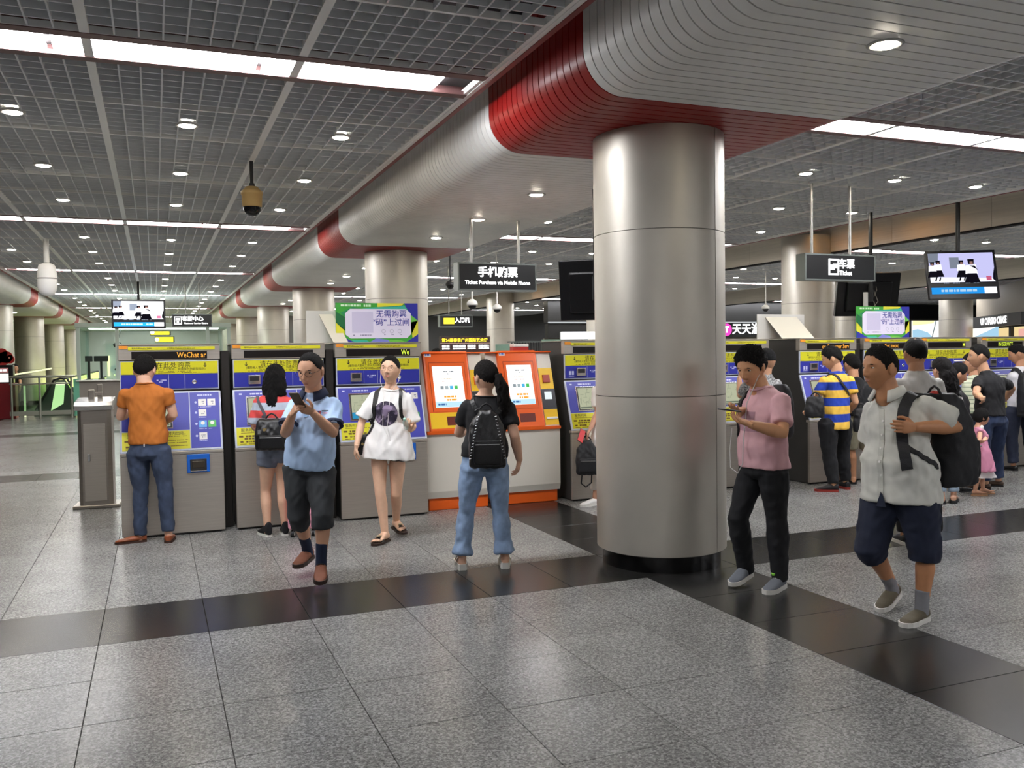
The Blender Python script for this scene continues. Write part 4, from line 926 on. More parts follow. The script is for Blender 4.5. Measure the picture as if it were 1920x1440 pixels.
PEOPLE = {
 'orange': {"head":[-0.083,8.557,1.532],"neck":[-0.085,8.511,1.428],"shR":[0.097,8.456,1.354],"shL":[-0.241,8.57,1.35],"hipR":[0.026,8.465,0.85],"hipL":[-0.158,8.517,0.832],"elR":[0.145,8.472,1.128],"elL":[-0.293,8.647,1.115],"wrR":[0.074,8.691,1.049],"wrL":[-0.208,8.809,1.151],"knR":[0.061,8.449,0.471],"knL":[-0.142,8.53,0.465],"anR":[0.077,8.428,0.072],"anL":[-0.158,8.542,0.039],"toeR":[0.096,8.601,0.005],"toeL":[-0.329,8.533,-0.029],"tipR":[0.007,8.784,1.066],"tipL":[-0.136,8.845,1.181],"g":[-0.061,8.448],"f":[0.291,0.957,0.0],"ff":[0.291,0.957,0.0],"hp":-25,"palmR":[-0.755,0.304,-0.581],"palmL":[0.755,-0.304,-0.581]},
 'striped': {"head":[1.019,8.317,1.434],"neck":[1.003,8.287,1.323],"shR":[1.132,8.265,1.252],"shL":[0.876,8.336,1.253],"hipR":[1.073,8.269,0.801],"hipL":[0.938,8.291,0.767],"elR":[1.176,8.277,1.0],"elL":[0.831,8.375,1.004],"wrR":[1.171,8.487,0.976],"wrL":[0.878,8.604,0.951],"knR":[1.051,8.266,0.421],"knL":[0.911,8.323,0.409],"anR":[1.073,8.277,0.055],"anL":[0.918,8.296,0.05],"toeR":[1.086,8.463,-0.035],"toeL":[0.877,8.46,-0.045],"tipR":[1.139,8.609,0.994],"tipL":[0.964,8.678,0.972],"g":[0.973,8.25],"f":[0.241,0.971,0.0],"ff":[0.241,0.971,0.0],"hp":-20,"palmR":[-0.755,0.304,-0.581],"palmL":[0.755,-0.304,-0.581]},
 'polo': {"head":[1.052,6.513,1.525],"neck":[1.074,6.553,1.372],"shR":[0.957,6.598,1.311],"shL":[1.21,6.496,1.311],"hipR":[0.954,6.58,0.86],"hipL":[1.106,6.519,0.824],"elR":[0.855,6.475,1.087],"elL":[1.173,6.348,1.082],"wrR":[0.883,6.278,1.238],"wrL":[1.008,6.258,1.246],"knR":[0.942,6.52,0.474],"knL":[1.086,6.354,0.49],"anR":[1.038,6.76,0.171],"anL":[1.071,6.379,0.148],"toeR":[0.896,6.555,0.073],"toeL":[1.027,6.178,0.047],"tipR":[0.912,6.142,1.329],"tipL":[0.907,6.164,1.291],"g":[1.045,6.514],"f":[-0.558,-0.83,-0.0],"ff":[-0.615,-0.789,-0.0],"hp":-14,"palmR":[0.536,-0.709,0.457],"palmL":[-0.42,0.556,0.717]},
 'whitetee': {"head":[1.931,7.667,1.501],"neck":[1.937,7.681,1.359],"shR":[1.808,7.73,1.295],"shL":[2.066,7.626,1.281],"hipR":[1.82,7.706,0.84],"hipL":[1.978,7.642,0.796],"elR":[1.681,7.739,1.044],"elL":[2.105,7.592,0.998],"wrR":[1.606,7.629,0.841],"wrL":[2.014,7.367,0.995],"knR":[1.806,7.613,0.424],"knL":[1.953,7.629,0.407],"anR":[1.835,7.588,0.064],"anL":[2.011,7.875,0.118],"toeR":[1.728,7.478,0.006],"toeL":[2.042,7.643,0.026],"tipR":[1.588,7.668,0.699],"tipL":[1.936,7.262,1.101],"g":[1.91,7.642],"f":[-0.499,-0.867,-0.0],"ff":[-0.529,-0.849,-0.0],"hp":8,"palmR":[0.996,-0.091,0.0],"palmL":[-0.181,-0.451,0.874]},
 'blacktee': {"head":[2.336,6.333,1.451],"neck":[2.322,6.334,1.33],"shR":[2.481,6.267,1.254],"shL":[2.207,6.378,1.263],"hipR":[2.394,6.285,0.805],"hipL":[2.224,6.353,0.798],"elR":[2.496,6.161,1.01],"elL":[2.163,6.489,1.024],"wrR":[2.577,6.27,0.809],"wrL":[2.29,6.695,1.019],"knR":[2.421,6.293,0.419],"knL":[2.179,6.39,0.418],"anR":[2.446,6.27,0.076],"anL":[2.13,6.365,0.067],"toeR":[2.502,6.427,-0.034],"toeL":[2.163,6.52,-0.044],"tipR":[2.538,6.245,0.699],"tipL":[2.372,6.735,1.047],"g":[2.283,6.301],"f":[0.308,0.951,0.0],"ff":[-0.226,0.974,0.0],"hp":-5,"palmR":[-0.781,0.624,0.0],"palmL":[0.692,-0.538,-0.482]},
 'hidden': {"head":[4.524,8.464,1.473],"neck":[4.52,8.461,1.336],"shR":[4.688,8.39,1.241],"shL":[4.401,8.506,1.252],"hipR":[4.609,8.401,0.799],"hipL":[4.439,8.469,0.799],"elR":[4.744,8.334,0.955],"elL":[4.388,8.451,0.996],"wrR":[4.73,8.556,0.872],"wrL":[4.254,8.38,0.813],"knR":[4.627,8.459,0.411],"knL":[4.384,8.47,0.411],"anR":[4.64,8.472,0.081],"anL":[4.336,8.434,0.081],"toeR":[4.735,8.646,0.03],"toeL":[4.243,8.416,0.03],"tipR":[4.753,8.782,0.886],"tipL":[4.171,8.342,0.73],"g":[4.485,8.426],"f":[0.034,0.999,0.0],"ff":[0.034,0.999,0.0],"hp":-10,"palmR":[-0.928,0.373,0.0],"palmL":[0.889,-0.358,-0.287]},
 'pink': {"head":[3.803,5.038,1.516],"neck":[3.874,5.027,1.389],"shR":[3.9,5.186,1.301],"shL":[3.893,4.843,1.315],"hipR":[3.87,5.102,0.852],"hipL":[3.879,4.906,0.833],"elR":[3.896,5.22,1.03],"elL":[3.809,4.719,1.085],"wrR":[3.738,5.054,1.224],"wrL":[3.572,4.756,1.152],"knR":[3.725,5.091,0.466],"knL":[3.908,4.911,0.489],"anR":[3.816,5.132,0.113],"anL":[3.927,4.904,0.103],"toeR":[3.606,5.041,0.011],"toeL":[3.715,4.803,0.024],"tipR":[3.596,5.003,1.231],"tipL":[3.499,4.868,1.193],"g":[3.882,4.972],"f":[-0.994,-0.106,-0.0],"ff":[-0.939,-0.343,-0.0],"hp":-22,"palmR":[-0.073,-0.182,0.981],"palmL":[-0.073,-0.182,0.981]},
 'cap': {"head":[6.381,8.173,1.506],"neck":[6.355,8.179,1.369],"shR":[6.475,8.127,1.283],"shL":[6.186,8.244,1.288],"hipR":[6.41,8.132,0.819],"hipL":[6.232,8.204,0.819],"elR":[6.499,8.086,0.996],"elL":[6.223,8.451,1.111],"wrR":[6.547,8.323,0.934],"wrL":[6.294,8.566,1.321],"knR":[6.414,8.158,0.423],"knL":[6.237,8.212,0.423],"anR":[6.409,8.144,0.085],"anL":[6.234,8.183,0.085],"toeR":[6.549,8.323,0.03],"toeL":[6.358,8.346,0.03],"tipR":[6.577,8.506,0.954],"tipL":[6.388,8.653,1.424],"g":[6.55,8.05],"f":[0.207,0.978,0.0],"ff":[0.121,0.993,0.0],"hp":-10,"palmR":[-0.928,0.373,0.0],"palmL":[0.928,-0.373,0.0]},
 'rugby': {"head":[7.229,8.09,1.523],"neck":[7.267,8.048,1.382],"shR":[7.448,8.058,1.298],"shL":[7.079,8.034,1.301],"hipR":[7.363,8.069,0.816],"hipL":[7.112,8.031,0.816],"elR":[7.488,8.0,1.015],"elL":[6.99,8.092,1.04],"wrR":[7.576,8.197,0.89],"wrL":[7.035,8.297,0.905],"knR":[7.393,8.102,0.421],"knL":[7.134,8.032,0.421],"anR":[7.432,8.094,0.085],"anL":[7.165,7.997,0.085],"toeR":[7.457,8.244,0.03],"toeL":[7.041,8.11,0.03],"tipR":[7.498,8.26,0.87],"tipL":[6.884,8.182,0.837],"g":[7.174,8.034],"f":[-0.343,0.939,0.0],"ff":[-0.72,0.694,0.0],"hp":-22,"palmR":[-0.928,0.373,0.0],"palmL":[0.656,-0.264,0.707]},
 'khaki': {"head":[7.85,8.448,1.436],"neck":[7.828,8.398,1.295],"shR":[8.041,8.308,1.189],"shL":[7.724,8.436,1.194],"hipR":[7.954,8.322,0.765],"hipL":[7.774,8.394,0.765],"elR":[8.063,8.263,0.913],"elL":[7.672,8.46,0.917],"wrR":[8.167,8.439,0.768],"wrL":[7.842,8.594,0.792],"knR":[7.988,8.347,0.398],"knL":[7.788,8.399,0.398],"anR":[8.012,8.332,0.085],"anL":[7.796,8.365,0.085],"toeR":[8.16,8.485,0.03],"toeL":[7.927,8.525,0.03],"tipR":[8.261,8.634,0.732],"tipL":[8.044,8.722,0.756],"g":[7.824,8.352],"f":[0.121,0.993,0.0],"ff":[0.121,0.993,0.0],"hp":-15,"palmR":[-0.928,0.373,0.0],"palmL":[0.928,-0.373,0.0]},
 'backpacker': {"head":[4.054,4.129,1.512],"neck":[4.098,4.106,1.373],"shR":[4.118,4.246,1.285],"shL":[4.197,3.935,1.316],"hipR":[4.14,4.174,0.84],"hipL":[4.168,3.97,0.825],"elR":[4.126,4.264,0.979],"elL":[4.362,3.852,1.164],"wrR":[4.107,4.222,0.802],"wrL":[4.037,3.854,1.175],"knR":[4.004,4.156,0.411],"knL":[4.215,3.942,0.418],"anR":[4.282,4.256,0.127],"anL":[4.209,3.96,0.078],"toeR":[4.09,4.188,-0.001],"toeL":[3.955,3.898,0.025],"tipR":[4.048,4.166,0.683],"tipL":[3.894,3.858,1.184],"g":[4.178,4.023],"f":[-0.985,-0.175,-0.0],"ff":[-0.998,0.069,-0.0],"hp":-4,"palmR":[0.997,0.081,0.0],"palmL":[0.548,0.836,0.0]},
 'balding': {"head":[5.884,5.606,1.578],"neck":[5.873,5.584,1.445],"shR":[6.027,5.519,1.363],"shL":[5.747,5.631,1.358],"hipR":[5.948,5.532,0.866],"hipL":[5.783,5.598,0.866],"elR":[6.087,5.497,1.095],"elL":[5.697,5.656,1.088],"wrR":[6.17,5.644,0.911],"wrL":[5.864,5.734,0.918],"knR":[5.972,5.527,0.444],"knL":[5.768,5.61,0.444],"anR":[5.984,5.488,0.085],"anL":[5.746,5.584,0.085],"toeR":[6.153,5.654,0.03],"toeL":[5.788,5.693,0.03],"tipR":[6.225,5.744,0.854],"tipL":[6.02,5.827,0.858],"g":[5.864,5.535],"f":[0.241,0.971,0.0],"ff":[0.341,0.94,0.0],"hp":-8,"palmR":[-0.928,0.373,0.0],"palmL":[0.928,-0.373,0.0]},
 'longhair': {"head":[7.632,6.92,1.394],"neck":[7.639,6.913,1.271],"shR":[7.77,6.856,1.157],"shL":[7.502,6.965,1.173],"hipR":[7.726,6.855,0.756],"hipL":[7.571,6.917,0.756],"elR":[7.777,6.821,0.902],"elL":[7.468,6.974,0.917],"wrR":[7.897,6.959,0.758],"wrL":[7.623,7.056,0.764],"knR":[7.735,6.878,0.39],"knL":[7.588,6.92,0.39],"anR":[7.736,6.862,0.079],"anL":[7.597,6.885,0.079],"toeR":[7.886,6.981,0.03],"toeL":[7.697,7.004,0.03],"tipR":[8.063,7.155,0.766],"tipL":[7.869,7.233,0.769],"g":[7.647,6.863],"f":[0.172,0.985,0.0],"ff":[0.121,0.993,0.0],"hp":-6,"palmR":[-0.928,0.373,0.0],"palmL":[0.928,-0.373,0.0]},
 'profile': {"head":[8.403,7.407,1.324],"neck":[8.355,7.422,1.204],"shR":[8.407,7.332,1.086],"shL":[8.335,7.491,1.106],"hipR":[8.394,7.34,0.707],"hipL":[8.349,7.444,0.707],"elR":[8.414,7.295,0.824],"elL":[8.324,7.474,0.828],"wrR":[8.589,7.374,0.696],"wrL":[8.515,7.541,0.718],"knR":[8.413,7.339,0.368],"knL":[8.365,7.433,0.368],"anR":[8.393,7.33,0.078],"anL":[8.343,7.415,0.078],"toeR":[8.527,7.361,0.03],"toeL":[8.457,7.443,0.03],"tipR":[8.754,7.459,0.713],"tipL":[8.667,7.602,0.707],"g":[8.3,7.4],"f":[0.974,0.226,0.0],"ff":[0.892,-0.453,0.0],"hp":-22,"palmR":[0.928,-0.373,0.0],"palmL":[-0.928,0.373,0.0]},
 'sweater': {"head":[9.271,7.963,1.426],"neck":[9.292,7.95,1.296],"shR":[9.447,7.884,1.202],"shL":[9.205,7.982,1.206],"hipR":[9.395,7.884,0.757],"hipL":[9.226,7.952,0.757],"elR":[9.456,7.846,0.903],"elL":[9.177,7.988,0.919],"wrR":[9.581,8.009,0.784],"wrL":[9.363,8.086,0.808],"knR":[9.403,7.907,0.392],"knL":[9.233,7.958,0.392],"anR":[9.405,7.89,0.081],"anL":[9.234,7.926,0.081],"toeR":[9.551,8.012,0.03],"toeL":[9.391,8.076,0.03],"tipR":[9.728,8.187,0.788],"tipL":[9.597,8.241,0.824],"g":[9.05,8.0],"f":[0.121,0.993,0.0],"ff":[-0.617,0.787,0.0],"hp":0,"palmR":[-0.928,0.373,0.0],"palmL":[0.928,-0.373,0.0]},
 'hiphand': {"head":[8.793,7.46,1.523],"neck":[8.851,7.43,1.369],"shR":[9.075,7.39,1.248],"shL":[8.749,7.414,1.28],"hipR":[9.034,7.396,0.814],"hipL":[8.77,7.373,0.814],"elR":[9.321,7.449,1.14],"elL":[8.568,7.302,1.106],"wrR":[9.418,7.625,0.992],"wrL":[8.428,7.1,1.059],"knR":[9.061,7.442,0.42],"knL":[8.771,7.382,0.42],"anR":[9.099,7.447,0.085],"anL":[8.786,7.356,0.085],"toeR":[9.049,7.519,0.03],"toeL":[8.714,7.437,0.03],"tipR":[9.167,7.507,1.036],"tipL":[8.73,7.251,1.031],"g":[9.05,7.3],"f":[-0.392,0.92,0.0],"ff":[-0.799,0.601,0.0],"hp":-4,"palmR":[-0.928,0.373,0.0],"palmL":[0.624,0.781,0.0]},
 'girl': {"head":[8.437,7.121,0.857],"neck":[8.402,7.132,0.764],"shR":[8.353,7.063,0.724],"shL":[8.458,7.193,0.71],"hipR":[8.383,7.074,0.486],"hipL":[8.436,7.16,0.486],"elR":[8.25,6.988,0.607],"elL":[8.536,7.231,0.56],"wrR":[8.166,6.858,0.634],"wrL":[8.674,7.278,0.5],"knR":[8.361,7.076,0.252],"knL":[8.481,7.141,0.252],"anR":[8.307,7.089,0.054],"anL":[8.483,7.136,0.054],"toeR":[8.389,7.043,0.03],"toeL":[8.554,7.107,0.03],"tipR":[8.312,6.948,0.665],"tipL":[8.58,7.158,0.492],"g":[8.404,7.103],"f":[0.957,-0.291,0.0],"ff":[0.892,-0.453,0.0],"hp":-2,"palmR":[0.0,0.0,1.0],"palmL":[0.0,-0.0,-1.0]},
 'edge': {"head":[10.553,8.358,1.528],"neck":[10.57,8.324,1.373],"shR":[10.77,8.293,1.264],"shL":[10.428,8.334,1.271],"hipR":[10.698,8.311,0.813],"hipL":[10.4,8.302,0.813],"elR":[10.846,8.167,0.956],"elL":[10.531,8.455,1.047],"wrR":[10.934,8.324,0.784],"wrL":[10.663,8.617,0.908],"knR":[10.762,8.345,0.42],"knL":[10.415,8.327,0.42],"anR":[10.816,8.337,0.085],"anL":[10.426,8.311,0.085],"toeR":[10.991,8.48,0.03],"toeL":[10.423,8.419,0.03],"tipR":[11.092,8.522,0.753],"tipL":[10.635,8.659,0.943],"g":[10.476,8.311],"f":[0.034,0.999,0.0],"ff":[-0.683,0.731,0.0],"hp":-22,"palmR":[-0.928,0.373,0.0],"palmL":[0.656,-0.264,0.707]},
 'behind': {"head":[3.562,11.572,1.574],"neck":[3.559,11.569,1.444],"shR":[3.429,11.618,1.359],"shL":[3.698,11.51,1.355],"hipR":[3.461,11.585,0.855],"hipL":[3.636,11.514,0.855],"elR":[3.371,11.62,1.056],"elL":[3.743,11.479,1.05],"wrR":[3.41,11.59,0.802],"wrL":[3.693,11.478,0.797],"knR":[3.438,11.56,0.439],"knL":[3.612,11.489,0.439],"anR":[3.442,11.566,0.085],"anL":[3.617,11.495,0.085],"toeR":[3.371,11.378,0.03],"toeL":[3.569,11.298,0.03],"tipR":[3.396,11.499,0.7],"tipL":[3.65,11.397,0.696],"g":[3.35,11.6],"f":[-0.668,-0.744,-0.0],"ff":[-0.787,-0.617,-0.0],"palmR":[0.928,-0.373,0.0],"palmL":[-0.928,0.373,0.0]},
 'attendant': {"head":[-3.82,29.761,1.407],"neck":[-3.823,29.758,1.281],"shR":[-3.927,29.797,1.204],"shL":[-3.694,29.703,1.2],"hipR":[-3.881,29.761,0.768],"hipL":[-3.765,29.714,0.768],"elR":[-3.925,29.627,0.988],"elL":[-3.666,29.536,0.983],"wrR":[-3.889,29.507,0.771],"wrL":[-3.67,29.409,0.768],"knR":[-3.886,29.732,0.399],"knL":[-3.769,29.684,0.399],"anR":[-3.901,29.742,0.085],"anL":[-3.784,29.695,0.085],"toeR":[-3.873,29.513,0.03],"toeL":[-3.728,29.454,0.03],"tipR":[-3.897,29.657,0.672],"tipL":[-3.694,29.575,0.669],"g":[-3.3,29.5],"f":[0.31,-0.951,0.0],"ff":[0.31,-0.951,0.0],"palmR":[0.928,-0.373,0.0],"palmL":[-0.928,0.373,0.0]},
}
# ================================================================ PEOPLE: builders
def V(a): return Vector(a)
def sstep(a, b, x):
    t = np.clip((x-a)/(b-a), 0, 1); return t*t*(3-2*t)
def lofted(rings, n=16, sq=2.0):
    """closed loft; rings = (centre, u, v, a, b)"""
    vs, fs = [], []
    cs = []
    for i in range(n):
        c, s_ = math.cos(2*PI*i/n), math.sin(2*PI*i/n)
        if sq != 2.0: c, s_ = math.copysign(abs(c)**(2/sq), c), math.copysign(abs(s_)**(2/sq), s_)
        cs.append((c, s_))
    for (c, u, v, a, b) in rings:
        for (x, y) in cs: vs.append(c+u*(a*x)+v*(b*y))
    m = len(rings)
    for k in range(m-1):
        for i in range(n): fs.append((k*n+i, k*n+(i+1) % n, (k+1)*n+(i+1) % n, (k+1)*n+i))
    fs.append(tuple(range(n-1, -1, -1))); fs.append(tuple(range((m-1)*n, m*n)))
    return vs, fs
def limb(pts, rad, uref, n=14):
    """tapered tube; rad entries are r or (a, b)"""
    pts = [V(p) for p in pts]; rings = []
    for i, p in enumerate(pts):
        d = (pts[min(i+1, len(pts)-1)]-pts[max(i-1, 0)]).normalized()
        u = (uref-d*uref.dot(d))
        if u.length < 1e-4: u = d.orthogonal()
        u.normalize(); v = d.cross(u)
        r = rad[i]; a, b = r if isinstance(r, tuple) else (r, r)
        rings.append((p, u, v, a, b))
    # rounded ends
    d0 = (pts[1]-pts[0]).normalized(); d1 = (pts[-1]-pts[-2]).normalized()
    c, u, v, a, b = rings[0]; rings.insert(0, (c-d0*min(a, b)*.6, u, v, a*.6, b*.6))
    c, u, v, a, b = rings[-1]; rings.append((c+d1*min(a, b)*.15, u, v, a*.9, b*.9))
    return lofted(rings, n)
class Soup:
    def __init__(s): s.v = []; s.f = []
    def add(s, vf):
        o = len(s.v); s.v += [tuple(p) for p in vf[0]]; s.f += [tuple(i+o for i in f) for f in vf[1]]; return s
WAV = [(np.random.normal(size=3)*1.0, np.random.uniform(0, 6.28)) for _ in range(14)]
def folds(co, amp, scale=1.0, zs=.45):
    q = np.zeros(len(co))
    for i, (k, ph) in enumerate(WAV):
        kk = k/np.linalg.norm(k)*np.array([1, 1, zs if i % 2 else 1.6]); wl = (.05+.012*i)/scale
        q += np.sin(co @ kk*(2*PI/wl)+ph+1.5*np.sin(co @ kk[::-1]*(2*PI/(wl*2.7))))
    return q*amp/3.2
def remesh(soup, voxel, smooth=4, amp=0.0, scale=1.0, zs=.45):
    me = bpy.data.meshes.new('tmp'); me.from_pydata(soup.v, [], soup.f)
    o = bpy.data.objects.new('tmp', me); C.objects.link(o)
    r = o.modifiers.new('r', 'REMESH'); r.mode = 'VOXEL'; r.voxel_size = voxel
    if smooth:
        q = o.modifiers.new('s', 'SMOOTH'); q.factor = .5; q.iterations = smooth
    dg = bpy.context.evaluated_depsgraph_get()
    out = bpy.data.meshes.new_from_object(o.evaluated_get(dg))
    bpy.data.objects.remove(o); bpy.data.meshes.remove(me)
    n = len(out.vertices); co = np.empty(n*3); out.vertices.foreach_get('co', co); co = co.reshape(-1, 3)
    if amp:
        nr = np.empty(n*3); out.vertices.foreach_get('normal', nr); nr = nr.reshape(-1, 3)
        co = co+nr*folds(co, amp, scale, zs)[:, None]
    polys = [tuple(p.vertices) for p in out.polygons]
    bpy.data.meshes.remove(out)
    return co, polys
def finish(name, parts, mats, parent, off, mi=None):
    """parts: list of (co, polys) joined as one smooth object, moved so that the parent sits at its own origin"""
    vs, fs, ms = [], [], []
    for k, (co, po) in enumerate(parts):
        o = len(vs); vs += [(p[0]-off[0], p[1]-off[1], p[2]-off[2]) for p in co]; fs += [tuple(i+o for i in f) for f in po]; ms += [mi[k] if mi else 0]*len(po)
    me = bpy.data.meshes.new(name); me.from_pydata(vs, [], fs)
    for m in (mats if isinstance(mats, list) else [mats]): me.materials.append(m)
    me.polygons.foreach_set('material_index', ms); me.polygons.foreach_set('use_smooth', [True]*len(fs)); me.update()
    return link(name, me, parent)

# ---- head
def head_point(d):
    """d: (n,3) unit directions, x right, y forward, z up -> points of a 0.23 m head"""
    x, y, z = d[:, 0], d[:, 1], d[:, 2]
    px, py, pz = x*.075, y*np.where(y > 0, .092, .100), z*.116
    zz = np.clip(np.abs(z), 0, .9995); blunt = np.where(z < 0, np.sqrt((1-zz**4.6)/(1-zz**2)), 1.0)
    jaw = sstep(.1, -.95, z)
    px = px*(1+(blunt-1)*.75); py = np.where(y > 0, py*(1+(blunt-1)*.9), py)
    px = px*(1-.34*jaw**1.5)
    py = np.where(y < 0, py*(1-.42*sstep(-.1, -.9, z)), py*(1-.10*jaw))
    py = py+.008*sstep(-.6, -.95, z)*np.where(y > 0, y, 0)
    px = px*(1+.05*np.exp(-((z-.25)/.5)**2))
    f = sstep(.15, .6, y)
    def g(cx, cz, sx, sz): return np.exp(-((px-cx)/sx)**2-((pz-cz)/sz)**2)
    nose = np.exp(-(px/np.where(pz < -.02, .013, .009))**2)*np.where(pz > -.03, sstep(.03, -.028, pz), sstep(-.048, -.03, pz))
    py = py+f*(.021*nose+.004*(g(-.013, -.032, .007, .007)+g(.013, -.032, .007, .007)))
    py = py-f*.008*(g(-.032, .008, .017, .012)+g(.032, .008, .017, .012))+f*.004*(g(-.03, .028, .02, .008)+g(.03, .028, .02, .008))
    py = py+f*(.005*g(0, -.062, .022, .010)-.003*g(0, -.0625, .022, .0022)+.004*g(0, -.1, .02, .014)+.003*(g(-.045, -.025, .018, .02)+g(.045, -.025, .018, .02)))
    return np.stack([px, py, pz], 1)
def sphere_dirs(nu, nv):
    th = np.linspace(0, PI, nv); ph = np.linspace(0, 2*PI, nu, endpoint=False)
    d = [(math.sin(t)*math.sin(p), math.sin(t)*math.cos(p), math.cos(t)) for t in th for p in ph]
    f = [(k*nu+i, (k+1)*nu+i, (k+1)*nu+(i+1) % nu, k*nu+(i+1) % nu) for k in range(nv-1) for i in range(nu)]
    return np.array(d), f
HD = {True: sphere_dirs(96, 72), False: sphere_dirs(44, 32)}
def frame(F, pitch=0):
    F = V(F).normalized(); R_ = F.cross(V((0, 0, 1))).normalized(); U = R_.cross(F)
    a = math.radians(pitch); F2 = F*math.cos(a)+U*math.sin(a); U2 = U*math.cos(a)-F*math.sin(a)
    return np.array([R_[:], F2[:], U2[:]])
def hair_mask(style, d):
    x, y, z = d[:, 0], d[:, 1], d[:, 2]
    fr, sd, bk = {'short': (.60, .04, -.70), 'crop': (.66, .12, -.42), 'bald': (.93, .06, -.50), 'crown': (.5, .02, -.5), 'long': (.50, .0, -.9), 'tied': (.66, .0, -.45), 'bob': (.18, -.55, -.85), 'cap': (.42, .18, -.15)}[style]
    zl = np.where(y > 0, sd+(fr-sd)*sstep(0.25, .95, y), sd+(bk-sd)*sstep(0, 1, -y))
    if style in ('short', 'crop'): zl = zl-.3*np.exp(-((y-.25)/.1)**2)*(np.abs(x) > .5)   # sideburns
    if style == 'bald': zl = zl+.22*np.exp(-((np.abs(x)-.5)/.25)**2)*(y > 0)
    if style != 'cap': zl = zl+.035*np.sin(np.arctan2(x, y)*23+2*np.sin(np.arctan2(x, y)*7))+.02*np.sin(np.arctan2(x, y)*51)
    m = sstep(zl-.06, zl+.09, z)
    if style == 'crown': m = m*(1-.8*sstep(.25, .16, np.sqrt(x**2+(y+.25)**2))*(z > 0))
    return m, sstep(-.05, .5, z-zl)
def ell(c, ax, n=12, m=8):
    """ellipsoid from three axis vectors"""
    d, f = sphere_dirs(n, m); A = np.array([a[:] for a in ax]); return d @ A+np.array(c[:]), f

# ---- hand
def hand_soup(wr, d, pn, s, side, curl):
    """five separate fingers; d along the hand, pn palm normal, side +1 when the thumb lies along pn x d"""
    d = V(d).normalized(); pn = V(pn); pn = (pn-d*pn.dot(d)); pn = pn.normalized() if pn.length > 1e-3 else d.orthogonal().normalized()
    lat = d.cross(pn).normalized()*side; so = Soup()
    W = V(wr)
    so.add(lofted([(W-d*.03*s, lat, pn, .026*s, .02*s), (W, lat, pn, .028*s, .019*s), (W+d*.03*s, lat, pn, .036*s, .017*s), (W+d*.065*s, lat, pn, .041*s, .015*s), (W+d*.088*s, lat, pn, .039*s, .012*s)], 14, 2.6))
    for k, (off, L, r) in enumerate(((.030, .070, .0088), (.0105, .079, .0092), (-.0095, .073, .0088), (-.029, .058, .0078))):
        p = W+d*(.082-.004*abs(k-1.2))*s+lat*off*s; ang = .12*curl; pts = [p-d*.02*s, p]; dd = d
        for seg, (fr, add) in enumerate(((.45, .55), (.32, .8), (.23, .55))):
            ang += add*curl*(1+.06*k); fd = (d*math.cos(ang)+pn*math.sin(ang)+lat*(off*2.4)*(1-curl*.6)).normalized(); p = p+fd*(L*fr*s); pts.append(p)
        so.add(limb(pts, [r*s*1.05, r*s*1.05, r*s, r*s*.92, r*s*.8], lat, 8))
    p0 = W+d*.02*s+lat*.022*s; t1 = (d*.62+lat*.75+pn*.35).normalized(); t2 = (d*.85+lat*(.45-.3*curl)+pn*(.3+.45*curl)).normalized(); t3 = (d*.9+lat*(.15-.4*curl)+pn*(.2+.5*curl)).normalized()
    p1 = p0+t1*.035*s; p2 = p1+t2*.034*s; p3 = p2+t3*.026*s
    so.add(limb([p0, p1, p2, p3], [.0145*s, .012*s, .0105*s, .009*s], pn, 8))
    return so

